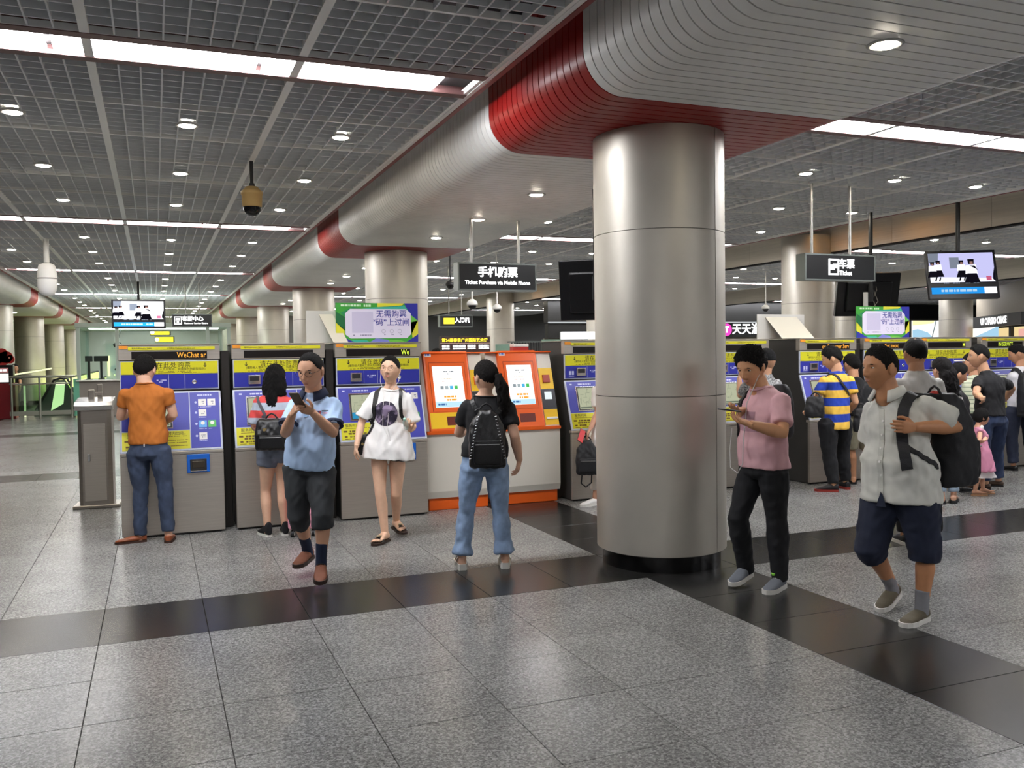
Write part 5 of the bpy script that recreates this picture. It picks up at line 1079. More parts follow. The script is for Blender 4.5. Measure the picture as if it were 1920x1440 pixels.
# ---- feet
def foot_frame(an, toe, s):
    d = V(toe)-V(an); hor = V((d.x, d.y, 0)); hor = hor.normalized() if hor.length > .01 else V((0, -1, 0))
    ang = math.atan2(d.z, math.hypot(d.x, d.y))+math.radians(17)
    if an[2] < .105: ang = 0
    ang = max(-1.0, min(.35, ang))
    sd = hor*math.cos(ang)+V((0, 0, 1))*math.sin(ang); lat = hor.cross(V((0, 0, 1))).normalized(); uf = lat.cross(sd)
    heel = V(an)-uf*.078*s-sd*.055*s
    low = min(heel.z, (heel+sd*.26*s).z)
    if an[2] < .105 or low < 0: heel = heel+V((0, 0, -low))
    return heel, sd, lat, uf
def shoe(an, toe, s, style, mats, parent, off, vox):
    heel, sd, lat, uf = foot_frame(an, toe, s); L = .262*s
    top = {'sneaker': [.088, .094, .092, .082, .058, .044, .026], 'loafer': [.062, .068, .066, .06, .048, .04, .024], 'high': [.14, .145, .14, .09, .058, .046, .028], 'slipon': [.075, .08, .08, .072, .054, .045, .026]}[style]
    so = Soup(); rings = []
    for (t, hw), hgt in zip(((.0, .024), (.07, .034), (.24, .038), (.45, .043), (.66, .048), (.86, .042), (1.0, .018)), top):
        c = heel+sd*(t*L); h0 = .012; rings.append((c+uf*((h0+hgt*s)/2), lat, uf, hw*s, (hgt*s-h0)/2))
    so.add(lofted(rings, 16, 2.3))
    up = remesh(so, vox, 3)
    o = finish('shoe', [up], mats[0], parent, off)
    pts = [(.0, .022), (.06, .036), (.24, .041), (.45, .044), (.66, .052), (.86, .047), (.97, .03), (1.015, .008)]
    th = .028 if style in ('sneaker', 'slipon') else .018
    vs = [heel+sd*(t*L)+lat*(sg*hw*s)+uf*z for z in (.0, th) for sg, seq in ((1, pts), (-1, pts[::-1])) for (t, hw) in seq]
    n = len(pts)*2
    sm = MB().add(vs, [tuple(range(n-1, -1, -1)), tuple(range(n, 2*n))]+[(i, (i+1) % n, (i+1) % n+n, i+n) for i in range(n)])
    sm.v = [(p[0]-off[0], p[1]-off[1], p[2]-off[2]) for p in sm.v]
    sm.build('sole', mats[1], o)
    if len(mats) > 2:
        lm = MB()
        for k in range(4):
            t = .36+.075*k; c = heel+sd*(t*L)+uf*((.088-.012*k)*s if style != 'high' else (.125-.022*k)*s); lm.tube([c-lat*.024-uf*.006, c+uf*.002, c+lat*.024-uf*.006], .006, 6)
        lm.v = [(p[0]-off[0], p[1]-off[1], p[2]-off[2]) for p in lm.v]
        lm.build('laces', mats[2], o)
    return o
def foot_skin(an, toe, s):
    heel, sd, lat, uf = foot_frame(an, toe, s); L = .245*s; so = Soup(); b = .022
    so.add(lofted([(heel+sd*(t*L)+uf*(b+h/2*s), lat, uf, hw*s, h/2*s) for t, hw, h in ((.02, .022, .05), (.1, .031, .07), (.24, .033, .085), (.42, .036, .066), (.62, .043, .044), (.78, .044, .03))], 14, 2.3))
    for k in range(5):
        o_ = (.031-.0155*k); l = (.062-.008*k)*s; p = heel+sd*(.74-.025*k)*L+lat*o_*s*(1)+uf*(b+.012)
        so.add(limb([p, p+sd*l*.6+uf*.002, p+sd*l], [.0105*s if k else .013*s, .009*s if k else .012*s, .007*s], lat, 8))
    return so
def sandal(an, toe, s, mats, parent, off, thick=.022, straps=((.55, .06), (.66, .05))):
    heel, sd, lat, uf = foot_frame(an, toe, s); L = .262*s
    pts = [(-.01, .024), (.06, .036), (.24, .038), (.45, .042), (.66, .05), (.86, .046), (.98, .028), (1.01, .01)]
    sm = MB(); n = len(pts)*2
    vs = [heel+sd*(t*L)+lat*(sg*hw*s)+uf*z for z in (.0, thick) for sg, seq in ((1, pts), (-1, pts[::-1])) for (t, hw) in seq]
    sm.add(vs, [tuple(range(n-1, -1, -1)), tuple(range(n, 2*n))]+[(i, (i+1) % n, (i+1) % n+n, i+n) for i in range(n)])
    sm.v = [(p[0]-off[0], p[1]-off[1], p[2]-off[2]) for p in sm.v]
    o = sm.build('sandal', mats[0], parent)
    st = MB()
    for t, h in straps:
        P = []
        for i in range(9):
            a = PI*i/8; P.append(heel+sd*(t*L)+lat*(math.cos(a)*.047*s)+uf*(thick*.6+math.sin(a)*h*s))
        for a, b in zip(P, P[1:]):
            w = sd*.013*s; st.add([a-w, a+w, b+w, b-w, a-w-uf*.004, a+w-uf*.004, b+w-uf*.004, b-w-uf*.004], [(0, 1, 2, 3), (7, 6, 5, 4), (0, 4, 5, 1), (3, 2, 6, 7)], 0, True)
    st.v = [(p[0]-off[0], p[1]-off[1], p[2]-off[2]) for p in st.v]
    st.build('strap', mats[1], o)
    if len(mats) > 2:
        c = heel+sd*(.6*L)+uf*(thick+.05*s); bk = MB().cyl(V(c)-V(off), V(c+uf*.008)-V(off), .022*s, n=16); bk.build('buckle', mats[2], o)
    return o

class Person: pass
def torso_rings(p, spec):
    """spec: list of (t, a, b, fwd) with t 0 at hips, 1 at shoulders, 1.2 neck base"""
    out = []
    for t, a, b, fo in spec:
        if t <= 1: c = p.Hc.lerp(p.Sc, t) if t >= 0 else p.Hc+(p.Hc-p.Sc)*(-t)
        else: c = p.Sc.lerp(p.N, (t-1)/.2)
        u = p.uh.lerp(p.us, max(0, min(1, t))).normalized(); v = V(p.f); v = (v-u*v.dot(u)).normalized()
        ax = (p.Sc-p.Hc).normalized()
        u2 = (u-ax*u.dot(ax)*.6).normalized()
        out.append((c+v*fo, u2, v, a, b))
    return out
def make_person(key, label, st, group=None):
    J = PEOPLE[key]; s = st.get('s', 1.0); near = st.get('near', True); vb = st.get('vox', .009 if near else .013)
    p = Person(); p.s = s; p.key = key
    for k, v in J.items():
        if isinstance(v, list) and len(v) == 3: setattr(p, k, V(v))
    off = V((J['g'][0], J['g'][1], 0)); p.off = off
    p.root = thing('person', label, 'person', off[:], 0, group)
    p.Hc = (p.hipR+p.hipL)/2; p.Sc = (p.shR+p.shL)/2; p.N = p.neck
    p.uh = (p.hipR-p.hipL).normalized(); p.us = (p.shR-p.shL).normalized()
    fx = V(p.f); ur = fx.cross(V((0, 0, 1)))
    p.uh = (p.uh*.35+ur*.65).normalized(); p.us = (p.us*.5+ur*.5).normalized(); p.us.z *= .5
    shw = (p.shR-p.shL).length/2; shw = max(shw, .125*s); shw = min(shw, .19*s)
    wo = st.get('woman', False); g = st.get('girth', 1.0)*s; bel = st.get('belly', 0.0)
    W = [(.172, .115), (.166, .112), (.138, .095), (.132, .1), (.15, .112)] if wo else [(.160, .112), (.158, .11), (.148, .104), (.15, .106), (.162, .112)]
    W = [(a*g, b*g) for a, b in W]
    base = [(-.10, *W[0], -.005), (0, *W[1], 0), (.28, *W[2], bel*.6), (.5, *W[3], bel*.4), (.74, W[4][0], W[4][1], .008), (.9, shw*1.08, .098*g, 0), (1.0, shw*.95, .078*g, -.005), (1.08, shw*.66, .066*g, -.005), (1.15, .078*s, .064*s, 0), (1.2, .058*s, .06*s, .004)]
    p.base = base; ar = st.get('arm', .9 if wo else 1.0)*s; lr = st.get('leg', .95 if wo else 1.0)*s
    # shoulder points used by arms
    p.shR = shR = p.shR-V((0, 0, .022*s)); p.shL = shL = p.shL-V((0, 0, .022*s))
    # ---------------- body
    B = Soup(); B.add(lofted(torso_rings(p, [(t, a*(.9 if t < 1.1 else 1), b*(.9 if t < 1.1 else 1), fo) for t, a, b, fo in base]), 20))
    sv = st.get('sleeve', .55); ct_ = st.get('cut', 2.0) if 'bottom' in st else 0
    if st.get('topname') == 'dress': ct_ = .7
    hd = p.head; fr = frame(J['ff'], J.get('hp', 0)); R_, F_, U_ = V(fr[0]), V(fr[1]), V(fr[2])
    p.hF, p.hU, p.hR = F_, U_, R_
    nk = .052*s if wo else .06*s*st.get('neckw', 1)
    B.add(limb([p.N-V((0, 0, .05)), p.N.lerp(hd-F_*.015-U_*.06, .5), hd-F_*.012-U_*.03], [nk*1.15, nk, nk*.97], p.us, 14))
    for sh, el, wr in ((shR, p.elR, p.wrR), (shL, p.elL, p.wrL)):
        B.add(limb([sh, sh.lerp(el, .35), sh.lerp(el, .75), el, el.lerp(wr, .3), el.lerp(wr, .65), wr], [r*ar*(.84 if t < sv-.08 else 1) for t, r in ((0, .048), (.35, .047), (.75, .043), (1, .039), (1.3, .0425), (1.65, .034), (2, .0265))], p.us, 14))
    for hp_, kn, an in ((p.hipR, p.knR, p.anR), (p.hipL, p.knL, p.anL)):
        bk = -V(p.f)*.012*s
        B.add(limb([hp_-V((0, 0, .02)), hp_.lerp(kn, .4), hp_.lerp(kn, .8), kn, kn.lerp(an, .28)+bk, kn.lerp(an, .6)+bk*.5, an, an-V((0, 0, .02))], [r*lr*(.8 if t < ct_-.08 else 1) for t, r in ((0, .088), (.4, .079), (.8, .06), (1, .053), (1.28, .055), (1.6, .044), (1.95, .034), (2, .036))], p.uh, 14))
    parts = [remesh(B, vb, 4)]
    d, f = HD[near]; hs = st.get('hs', 1.12 if not wo else 1.06)*(s if s < .8 else 1.0)*(1.2 if s < .8 else 1)
    p.hs = hs
    hp = head_point(d)*hs*st.get('headw', np.array([1, 1, 1])) @ fr+np.array(hd[:])
    parts.append((hp, f))
    for sg in (-1, 1):
        parts.append(ell(hd+R_*(sg*.078*hs)-F_*.008*hs-U_*.004*hs, (R_*.010*hs+F_*.004*hs*sg, F_*.019*hs, U_*.032*hs+F_*-.006), 10, 8))
    hv = .0042 if near else .007
    for wr, tip, pal, sd_, side in ((p.wrR, p.tipR, p.palmR, 'R', 1), (p.wrL, p.tipL, p.palmL, 'L', -1)):
        parts.append(remesh(hand_soup(wr, tip-wr, pal, .95*s if not wo else .88*s, side, st.get('curl'+sd_, .55)), hv, 2))
    if st.get('feet') == 'sandal':
        for an, to in ((p.anR, p.toeR), (p.anL, p.toeL)): parts.append(remesh(foot_skin(an, to, s), .005, 2))
    sk = mat('skin_'+st.get('skin', 'c08a6a'), st.get('skin', 'c08a6a'), .5, noise=(30, .04)); p.skin = sk
    p.body = finish('body', parts, sk, p.root, off)
    # ---------------- face
    if st.get('face', True):
        ink = mat('eye_dark', '140e0c', .15); wh = mat('eye_white', 'd8d0c8', .3); lip = mat('lip_'+('w' if wo else 'm'), 'c47a6c' if wo else 'a8705c', .45)
        bro = mat('brow', '1c1512', .7)
        def hp1(x, y, z): return hd+(R_*x+F_*y+U_*z)*hs
        for sg in (-1, 1):
            dd = V((sg*.40, .9, .07)).normalized()
            q = head_point(np.array([dd[:]]))[0]
            e = finish('eye', [ell(hp1(q[0], q[1]-.001, q[2]), (R_*.0125*hs, F_*.0045*hs, U_*.0046*hs))], wh, p.root, off)
            finish('iris', [ell(hp1(q[0], q[1]+.0022, q[2]), (R_*.0052*hs, F_*.0024*hs, U_*.0046*hs))], ink, e, off)
            q2 = head_point(np.array([V((sg*.43, .88, .24)).normalized()[:]]))[0]
            finish('eyebrow', [ell(hp1(q2[0], q2[1]+.0005, q2[2]), (R_*.016*hs-U_*.001*sg, F_*.003*hs, U_*.0032*hs))], bro, p.root, off)
        q = head_point(np.array([V((0, .9, -.53)).normalized()[:]]))[0]
        finish('lips', [ell(hp1(0, q[1]-.001, q[2]+.003), (R_*.020*hs, F_*.0035*hs, U_*.0034*hs)), ell(hp1(0, q[1]-.001, q[2]-.004), (R_*.017*hs, F_*.0038*hs, U_*.0040*hs))], lip, p.root, off)
    # ---------------- hair
    hst = st.get('hair', 'short'); hc = mat('hair_'+st.get('hairc', '0d0b0b'), st.get('hairc', '0d0b0b'), .75, noise=(60, .5), bump=(320, .8), spec=.25)
    m, m2 = hair_mask(hst, d); th = st.get('hairt', .016)*.72
    up = sstep(-.2, .8, d[:, 2])
    nz = np.sin(d[:, 0]*41+3*np.sin(d[:, 1]*17))*np.sin(d[:, 1]*37+2*np.sin(d[:, 2]*23))+.5*np.sin(np.arctan2(d[:, 0], d[:, 1])*37+4*d[:, 2])
    tk = th*(.55+.45*up)*((.3+.7*m2) if hst != 'cap' else 1)*(1+st.get('spike', .25)*nz)
    hq = (head_point(d)+d*((tk*m-.02*(1-m))[:, None]))*hs*st.get('headw', np.array([1, 1, 1])) @ fr+np.array(hd[:])
    hp_parts = [(hq, f)]
    if 'tail' in st:
        for pts, rad in st['tail']:
            so = Soup(); P = [hd+(R_*a+F_*b+V((0, 0, 1))*c) for a, b, c in pts]; so.add(limb(P, rad, R_, 14))
            hp_parts.append(remesh(so, .007, 2, .004, 2.2, .12))
    p.hair = finish('hair' if hst != 'cap' else 'cap', hp_parts, hc, p.root, off)
    # ---------------- top
    lo = st.get('loose', .014); hem = st['hem']; th_ = (hem-p.Hc.z)/(p.Sc.z-p.Hc.z)
    spec = []
    ts = sorted(set([th_, th_+.06]+[t for t in (-.1, 0, .15, .28, .5, .74, .9, 1.0, 1.08) if t > th_+.09]))
    bt = [q[0] for q in base]
    for t in ts:
        a = np.interp(t, bt, [q[1] for q in base]); b = np.interp(t, bt, [q[2] for q in base]); fo = np.interp(t, bt, [q[3] for q in base])
        k = lo*(1.25 if t < .5 else (.9 if t < .9 else .6)); fl = st.get('flare', .0)*max(0, .5-t)
        if t < .3 and 'bottom' in st:
            pq = st.get('ploose', .012); a = max(a, W[1][0]+pq+.006-k); b = max(b, W[1][1]+pq+.008-k)
        if t < .1: a = max(a, .155*g); b = max(b, .108*g)
        spec.append((t, a+k+fl, b+k+fl, fo))
    spec.append((1.13, .086*s+.006, .07*s+.006, 0)); 
    if not st.get('lowneck'): spec.append((1.19, .064*s+.004, .066*s+.004, .002))
    T = Soup(); T.add(lofted(torso_rings(p, spec), 24, 2.25))
    sf = st.get('sleeve', .55); sl = st.get('sleever', .012)
    for sh, el, wr, sdk in ((shR, p.elR, p.wrR, 'R'), (shL, p.elL, p.wrL, 'L')):
        e = sh.lerp(el, min(1, sf)); r0 = .048*ar+.011; r1 = (.046 if sf > .4 else .05)*ar+sl
        pts = [sh, sh.lerp(e, .5), e]; rr = [r0, (r0+r1)/2, r1]
        if sf > 1: pts = [sh, sh.lerp(el, .5), el, el.lerp(wr, sf-1)]; rr = [r0, r0*.95, .042*ar+sl, .034*ar+sl]
        T.add(limb(pts, rr, p.us, 16))
    tm = st['top']; tr = remesh(T, vb, 3, st.get('fold', .0035), st.get('fscale', 1.0))
    p.top = finish(st.get('topname', 'tshirt'), [tr], tm, p.root, off); p.top_bvh = BVHTree.FromPolygons([V(c) for c in tr[0]], tr[1])
    if st.get('toplabel'): p.top['label'] = st['toplabel']
    # neckline band
    if st.get('neckband'):
        rg = torso_rings(p, [(1.14, .08*s+.006, .07*s+.007, .003) if st.get('lowneck') else (1.165, .066*s+.008, .07*s+.006, .003)])[0]
        P = [rg[0]+rg[1]*(rg[3]*math.cos(a))+rg[2]*(rg[4]*math.sin(a))+V((0, 0, -.018*max(0, math.sin(a)))) for a in np.linspace(0, 2*PI, 25)]
        nb = MB().tube([q-off for q in P], .008, 8); nb.build('neckband', st['neckband'], p.root)
    # ---------------- bottom
    if 'bottom' in st:
        L = Soup(); pl = st.get('ploose', .012); cut = st.get('cut', 2.0); wt = st.get('waist', .16)
        ps = [(-.2, .115*g, .085*g, 0), (-.12, W[0][0]+pl*.6, W[0][1]+pl*.6, -.004), (0, W[1][0]+pl*.8, W[1][1]+pl*.8, 0), (wt, W[1][0]*.96+pl*.5, W[1][1]*.97+pl*.5, 0)]
        L.add(lofted(torso_rings(p, ps), 22, 2.2))
        for hp_, kn, an in ((p.hipR, p.knR, p.anR), (p.hipL, p.knL, p.anL)):
            P = [(0, .09), (.4, .082), (.8, .064), (1.0, .057), (1.28, .058), (1.6, .05), (1.9, .041)]
            pts, rr = [], []
            for t, r in P:
                if t > cut-.03: break
                pts.append((hp_-V((0, 0, .03))).lerp(kn, t) if t <= 1 else kn.lerp(an, t-1)); rr.append(r*lr+pl*(1 if t < 1.2 else st.get('pl2', 1)))
            e = hp_.lerp(kn, cut) if cut <= 1 else kn.lerp(an, cut-1)
            pts.append(e); rr.append(st['hemr'] if 'hemr' in st else rr[-1]*.98)
            L.add(limb(pts, rr, p.uh, 16))
        lm = remesh(L, vb, 3, st.get('pfold', .003), 1.0, .9)
        p.bottom = finish(st.get('botname', 'trousers'), [lm], st['bottom'], p.root, off)
    # ---------------- shoes
    if 'shoes' in st:
        sty, mats = st['shoes']
        for an, to in ((p.anR, p.toeR), (p.anL, p.toeL)): shoe(an, to, s, sty, mats, p.root, off, .006 if near else .009)
    if 'sandals' in st:
        mats, th2, stp = st['sandals']
        for an, to in ((p.anR, p.toeR), (p.anL, p.toeL)): sandal(an, to, s, mats, p.root, off, th2, stp)
    if 'socks' in st:
        for kn, an in ((p.knR, p.anR), (p.knL, p.anL)):
            so = Soup(); so.add(limb([an-V((0, 0, .03)), an.lerp(kn, .12), an.lerp(kn, st.get('sockh', .3))], [.042*s, .040*s, .044*s], p.uh, 14)); finish('sock', [remesh(so, .006, 2)], st['socks'], p.root, off)
    return p

def ribbon(p, pts, w, th, m, parent, off, name='strap', bvh=None, lift=.006, n=24, wdir=None):
    """a flat band through pts, laid on a surface when bvh is given"""
    P = [V(q) for q in pts]; seg = []
    for i in range(n+1):
        t = i/n*(len(P)-1); k = min(int(t), len(P)-2); u = t-k
        a, b, c, d = P[max(k-1, 0)], P[k], P[k+1], P[min(k+2, len(P)-1)]
        seg.append(.5*((2*b)+(c-a)*u+(2*a-5*b+4*c-d)*u*u+(3*b-a-3*c+d)*u**3))
    nr = []
    for i, q in enumerate(seg):
        if bvh:
            loc, no, _, dist = bvh.find_nearest(q)
            if dist < .16: seg[i] = loc+no*lift; nr.append(no)
            else: nr.append(wdir or V((0, 0, 1)))
        else: nr.append(wdir or V((0, -1, 0)))
    mb = MB(); vs = []
    for i, q in enumerate(seg):
        d = (seg[min(i+1, n)]-seg[max(i-1, 0)]).normalized(); sd = d.cross(nr[i]); sd = sd.normalized() if sd.length > 1e-3 else d.orthogonal()
        no = sd.cross(d)
        for a, b in ((-1, -1), (1, -1), (1, 1), (-1, 1)): vs.append(q+sd*(a*w/2)+no*(b*th/2)-off)
    fs = [(i*4+k, i*4+(k+1) % 4, i*4+4+(k+1) % 4, i*4+4+k) for i in range(n) for k in range(4)]+[(3, 2, 1, 0), (n*4, n*4+1, n*4+2, n*4+3)]
    mb.add(vs, fs, 0, False)
    return mb.build(name, m, parent)
def patch(p, c, nrm, upv, w, h, m, name, shape='rect', lift=.003, n=16, parent=None):
    """a flat print laid on the shirt"""
    c, nrm = V(c), V(nrm).normalized(); upv = V(upv); upv = (upv-nrm*upv.dot(nrm)).normalized(); rt_ = upv.cross(nrm)
    mb = MB(); idx = {}; vs = []
    def hit(x, y):
        q = c+rt_*(x*w/2)+upv*(y*h/2)+nrm*.3
        loc, no, _, _ = p.top_bvh.ray_cast(q, -nrm)
        return (loc+nrm*lift if loc else c+rt_*(x*w/2)+upv*(y*h/2))-p.off
    fs = []
    if shape == 'disc':
        vs.append(hit(0, 0)); R1 = 8; A = 40
        for r in range(1, R1+1):
            for a in range(A): vs.append(hit(r/R1*math.cos(2*PI*a/A), r/R1*math.sin(2*PI*a/A)))
        fs += [(0, 1+a, 1+(a+1) % A) for a in range(A)]
        for r in range(R1-1): fs += [(1+r*A+a, 1+(r+1)*A+a, 1+(r+1)*A+(a+1) % A, 1+r*A+(a+1) % A) for a in range(A)]
    else:
        for j in range(n+1):
            for i in range(n+1): vs.append(hit(-1+2*i/n, -1+2*j/n))
        fs = [(j*(n+1)+i, j*(n+1)+i+1, (j+1)*(n+1)+i+1, (j+1)*(n+1)+i) for j in range(n) for i in range(n)]
    mb.add(vs, fs, 0, True)
    return mb.build(name, m, parent or p.top)
def stripes(name, cols, period, z0, rough=.8):
    """horizontal cloth stripes: cols over one period, measured up from z0"""
    m = bpy.data.materials.new(name); m.use_nodes = True; nt = m.node_tree; b = nt.nodes['Principled BSDF']; b.inputs['Roughness'].default_value = rough
    g = nt.nodes.new('ShaderNodeTexCoord'); sx = nt.nodes.new('ShaderNodeSeparateXYZ'); nt.links.new(g.outputs['Object'], sx.inputs[0])
    a = nt.nodes.new('ShaderNodeMath'); a.operation = 'SUBTRACT'; a.inputs[1].default_value = z0; nt.links.new(sx.outputs['Z'], a.inputs[0])
    dv = nt.nodes.new('ShaderNodeMath'); dv.operation = 'DIVIDE'; dv.inputs[1].default_value = period; nt.links.new(a.outputs[0], dv.inputs[0])
    fr = nt.nodes.new('ShaderNodeMath'); fr.operation = 'FRACT'; nt.links.new(dv.outputs[0], fr.inputs[0])
    r = nt.nodes.new('ShaderNodeValToRGB'); r.color_ramp.interpolation = 'CONSTANT'
    els = r.color_ramp.elements
    while len(els) > 1: els.remove(els[-1])
    els[0].position = 0; els[0].color = lin(cols[0])
    for i, c in enumerate(cols[1:]): e = els.new((i+1)/len(cols)); e.color = lin(c)
    nt.links.new(fr.outputs[0], r.inputs[0]); nt.links.new(r.outputs[0], b.inputs['Base Color'])
    return m
def cloth(name, col, amt=.06, rough=.85): return mat(name, col, rough, noise=(14, amt), bump=(420, .12), sheen=.0)

def bag(name, label, cat, c, nrm, upv, w, h, d, m, group=None, top=.75, pocket=True, extra=None):
    """soft rucksack: rounded body whose back panel lies against c, bulging along nrm"""
    c, n, u = V(c), V(nrm).normalized(), V(upv); u = (u-n*u.dot(n)).normalized(); r = u.cross(n)
    t = thing(name, label, cat, c[:], 0, group); so = Soup()
    so.add(lofted([(V((0, 0, 0))+u*(k*h/2)+n*(d*.5*dd), r, n, w/2*ww, d/2*dd) for k, ww, dd in ((-1, .86, .8), (-.92, .97, .98), (-.5, 1.0, 1.0), (0, .98, .96), (.5, .9, .8), (.85, top, .62), (1.0, top*.75, .42))], 22, 3.2))
    finish('body', [remesh(so, .008, 3, .003, 1.2)], m, t, V((0, 0, 0)))
    if pocket:
        so = Soup(); so.add(lofted([(u*(k*h/2)+n*(d*.93), r, n, w*.38*ww, d*.14*dd) for k, ww, dd in ((-.86, .9, .7), (-.75, 1, 1), (-.3, 1, 1), (-.02, .94, .8))], 18, 3.4))
        o = finish('front_pocket', [remesh(so, .007, 2)], m, t, V((0, 0, 0)))
        MB().tube([n*(d*1.08)+u*(-.08*h)+r*(x*w*.32) for x in (-1, -.5, 0, .5, 1)], .004, 6).build('zip', mat('zip_metal', '9b9b9b', .3, .8), o)
    MB().tube([u*(h*.5)+n*(d*.1)+r*(.05*x) +u*(.045*(1-x*x)) for x in (-1, -.6, 0, .6, 1)], .008, 8).build('handle', m, t)
    t['_f'] = 0; del t['_f']
    return t, r, n, u
# ================================================================ PEOPLE: everyone in the photograph
BLK = cloth('black_cloth', '17171a'); INKY = cloth('black_trousers', '131418'); M_SOLEW = mat('sole_white', 'd9d7d0', .6); M_SOLEB = mat('sole_black', '18181a', .6)
LEATH = mat('black_leather', '121214', .35, bump=(160, .2)); NYL = mat('black_nylon', '15161a', .6, bump=(300, .25))
JEANS = cloth('dark_jeans', '37435a', .25); JEANL = cloth('light_jeans', '8aa2c2', .22); NAVY = cloth('navy_cloth', '1d2438', .15)
def collar(p, m, open_deg=38, drop=.05, name='collar'):
    c = p.N; u = p.us; f = V(p.f); vs = []; n = 26; a0 = math.radians(90+open_deg/2); a1 = math.radians(450-open_deg/2)
    for i in range(n+1):
        a = a0+(a1-a0)*i/n; fr_ = max(0, math.sin(a)); dirv = u*math.cos(a)+f*math.sin(a)
        for r, z in ((.068, .030-.03*fr_), (.082, .032-.03*fr_), (.108+.012*fr_, -.016-drop*fr_), (.100+.012*fr_, -.024-drop*fr_)): vs.append(c+dirv*(r*p.s)+V((0, 0, z))-p.off)
    MB().add(vs, [(i*4+k, i*4+4+k, i*4+4+(k+1) % 4, i*4+(k+1) % 4) for i in range(n) for k in range(4)]+[(0, 1, 2, 3), (n*4+3, n*4+2, n*4+1, n*4)], 0, True).build(name, m, p.root)
def cuffs(p, st, m, name='cuff'):
    for sh, el in ((p.shR, p.elR), (p.shL, p.elL)):
        e = sh.lerp(el, st.get('sleeve', .55)); d = (el-sh).normalized(); r = .046*st.get('arm', 1)*p.s+st.get('sleever', .012)
        MB().cyl(e-d*.012-p.off, e+d*.008-p.off, r+.004, r+.004, n=24, caps=False).cyl(e-d*.012-p.off, e+d*.008-p.off, r-.002, r-.002, n=24).build(name, m, p.root)
def glasses(p, m, hs=1.0, rim=.0016):
    g = MB(); c = p.head; hs = p.hs
    def q(x, y, z): return c+(p.hR*x+p.hF*y+p.hU*z)*hs-p.off
    for sg in (-1, 1):
        P = [q(sg*.033+.024*math.cos(a), .098-.10*abs(sg*.033+.024*math.cos(a))**1.6*2.0, .004+.017*math.sin(a)) for a in np.linspace(0, 2*PI, 20)]
        g.tube(P, rim, 6); g.tube([q(sg*.058, .090, .01), q(sg*.076, .06, .012), q(sg*.08, -.005, .014)], rim, 6)
    g.tube([q(-.009, .101, .008), q(0, .103, .011), q(.009, .101, .008)], rim, 6); g.build('glasses', m, p.root)
def phone(name, label, c, nrm, upv, m, case):
    c, n, u = V(c), V(nrm).normalized(), V(upv); u = (u-n*u.dot(n)).normalized(); r = u.cross(n)
    t = thing(name, label, 'phone', c[:]); Mx = Matrix((r, n, u)).transposed().to_4x4()
    MB().bbox(-.037, .037, -.0045, .0045, -.074, .074, .004, 2).xf(Mx).build('case', case, t)
    MB().box(-.034, .034, -.0052, -.0044, -.07, .07).xf(Mx).build('screen', m, t)
    return t
PSCR = emis('phone_screen', 'aab4c4', .5); PCASE = mat('phone_case_brown', '4a3423', .3); PBLK = mat('phone_case_black', '141416', .3)

# 1 man in orange
st = dict(top=cloth('orange_cloth', 'b76a24'), bottom=JEANS, hem=.878, sleeve=.52, loose=.006, ploose=.008, cut=1.92, shoes=('loafer', (mat('tan_leather', '8d4a2a', .4), mat('tan_sole', '3c2115', .6))), skin='dcae92', face=False, hairt=.02, neckband=cloth('orange_band', 'a35c1c'), botname='jeans', girth=.98)
p = make_person('orange', 'man in an orange t-shirt and jeans using the far left ticket machine', st)
for sx in (-.085, .085):
    c = p.Hc-V(p.f)*.2+p.uh*sx+V((0, 0, -.0)); 
MB().box(-.004, .004, -.003, .003, -.012, .012).build('label_tab', M_WHITE, p.root, (p.Hc-V(p.f)*.125+V((0, 0, .035))-p.off)[:])
# 2 woman in stripes
st = dict(woman=True, s=.94, top=stripes('stripes_red_grey', ['e2504f', 'b7c2d2', 'e2504f', 'b7c2d2', 'ee8f90', 'b7c2d2'], .408, .676), bottom=cloth('grey_denim', '6c7484', .2), hem=.89, sleeve=.85, sleever=.034, loose=.03, ploose=.022, cut=.3, botname='denim_shorts', skin='e2b698', face=False, hair='long', hairt=.022,
          tail=[([(0, -.03, .08), (0, -.06, .0), (0, -.075, -.1), (0, -.075, -.17), (.0, -.07, -.2)], [(.07, .06), (.094, .07), (.112, .06), (.105, .05), (.06, .02)]), ([(-.02, -.09, -.08), (-.02, -.12, -.2), (-.015, -.12, -.29), (-.015, -.115, -.315)], [(.05, .03), (.052, .03), (.045, .025), (.03, .01)])],
          shoes=('high', (cloth('canvas_black', '16161a'), M_SOLEW)))
p = make_person('striped', 'long haired woman in a red striped top and denim shorts at a machine', st)
bc = p.Hc.lerp(p.Sc, .34)-V(p.f)*.145-p.us*.01
t, r, n, u = bag('small_backpack', 'small black backpack slung low on the woman in the striped top', 'backpack', bc+V((0, 0, .0)), -V(p.f), (0, 0, 1), .29, .28, .11, LEATH, top=.86)
ribbon(p, [p.shL+V((0, 0, .07))-p.us*.02, p.shL.lerp(bc, .35)-V(p.f)*.1, bc+V((0, 0, .15))-p.us*.1], .026, .006, mat('grey_strap', '55545c', .6), t, bc, bvh=p.top_bvh, lift=.008)
MB().cyl((n*.12+u*.05-r*.05)[:], (n*.135+u*.05-r*.05)[:], .014, n=12).tube([n*.125+u*.05-r*.05, n*.13+u*.06-r*.03, n*.125+u*.045-r*.06], .004, 6).build('charm', mat('brass', 'c9b37a', .3, .8), t)
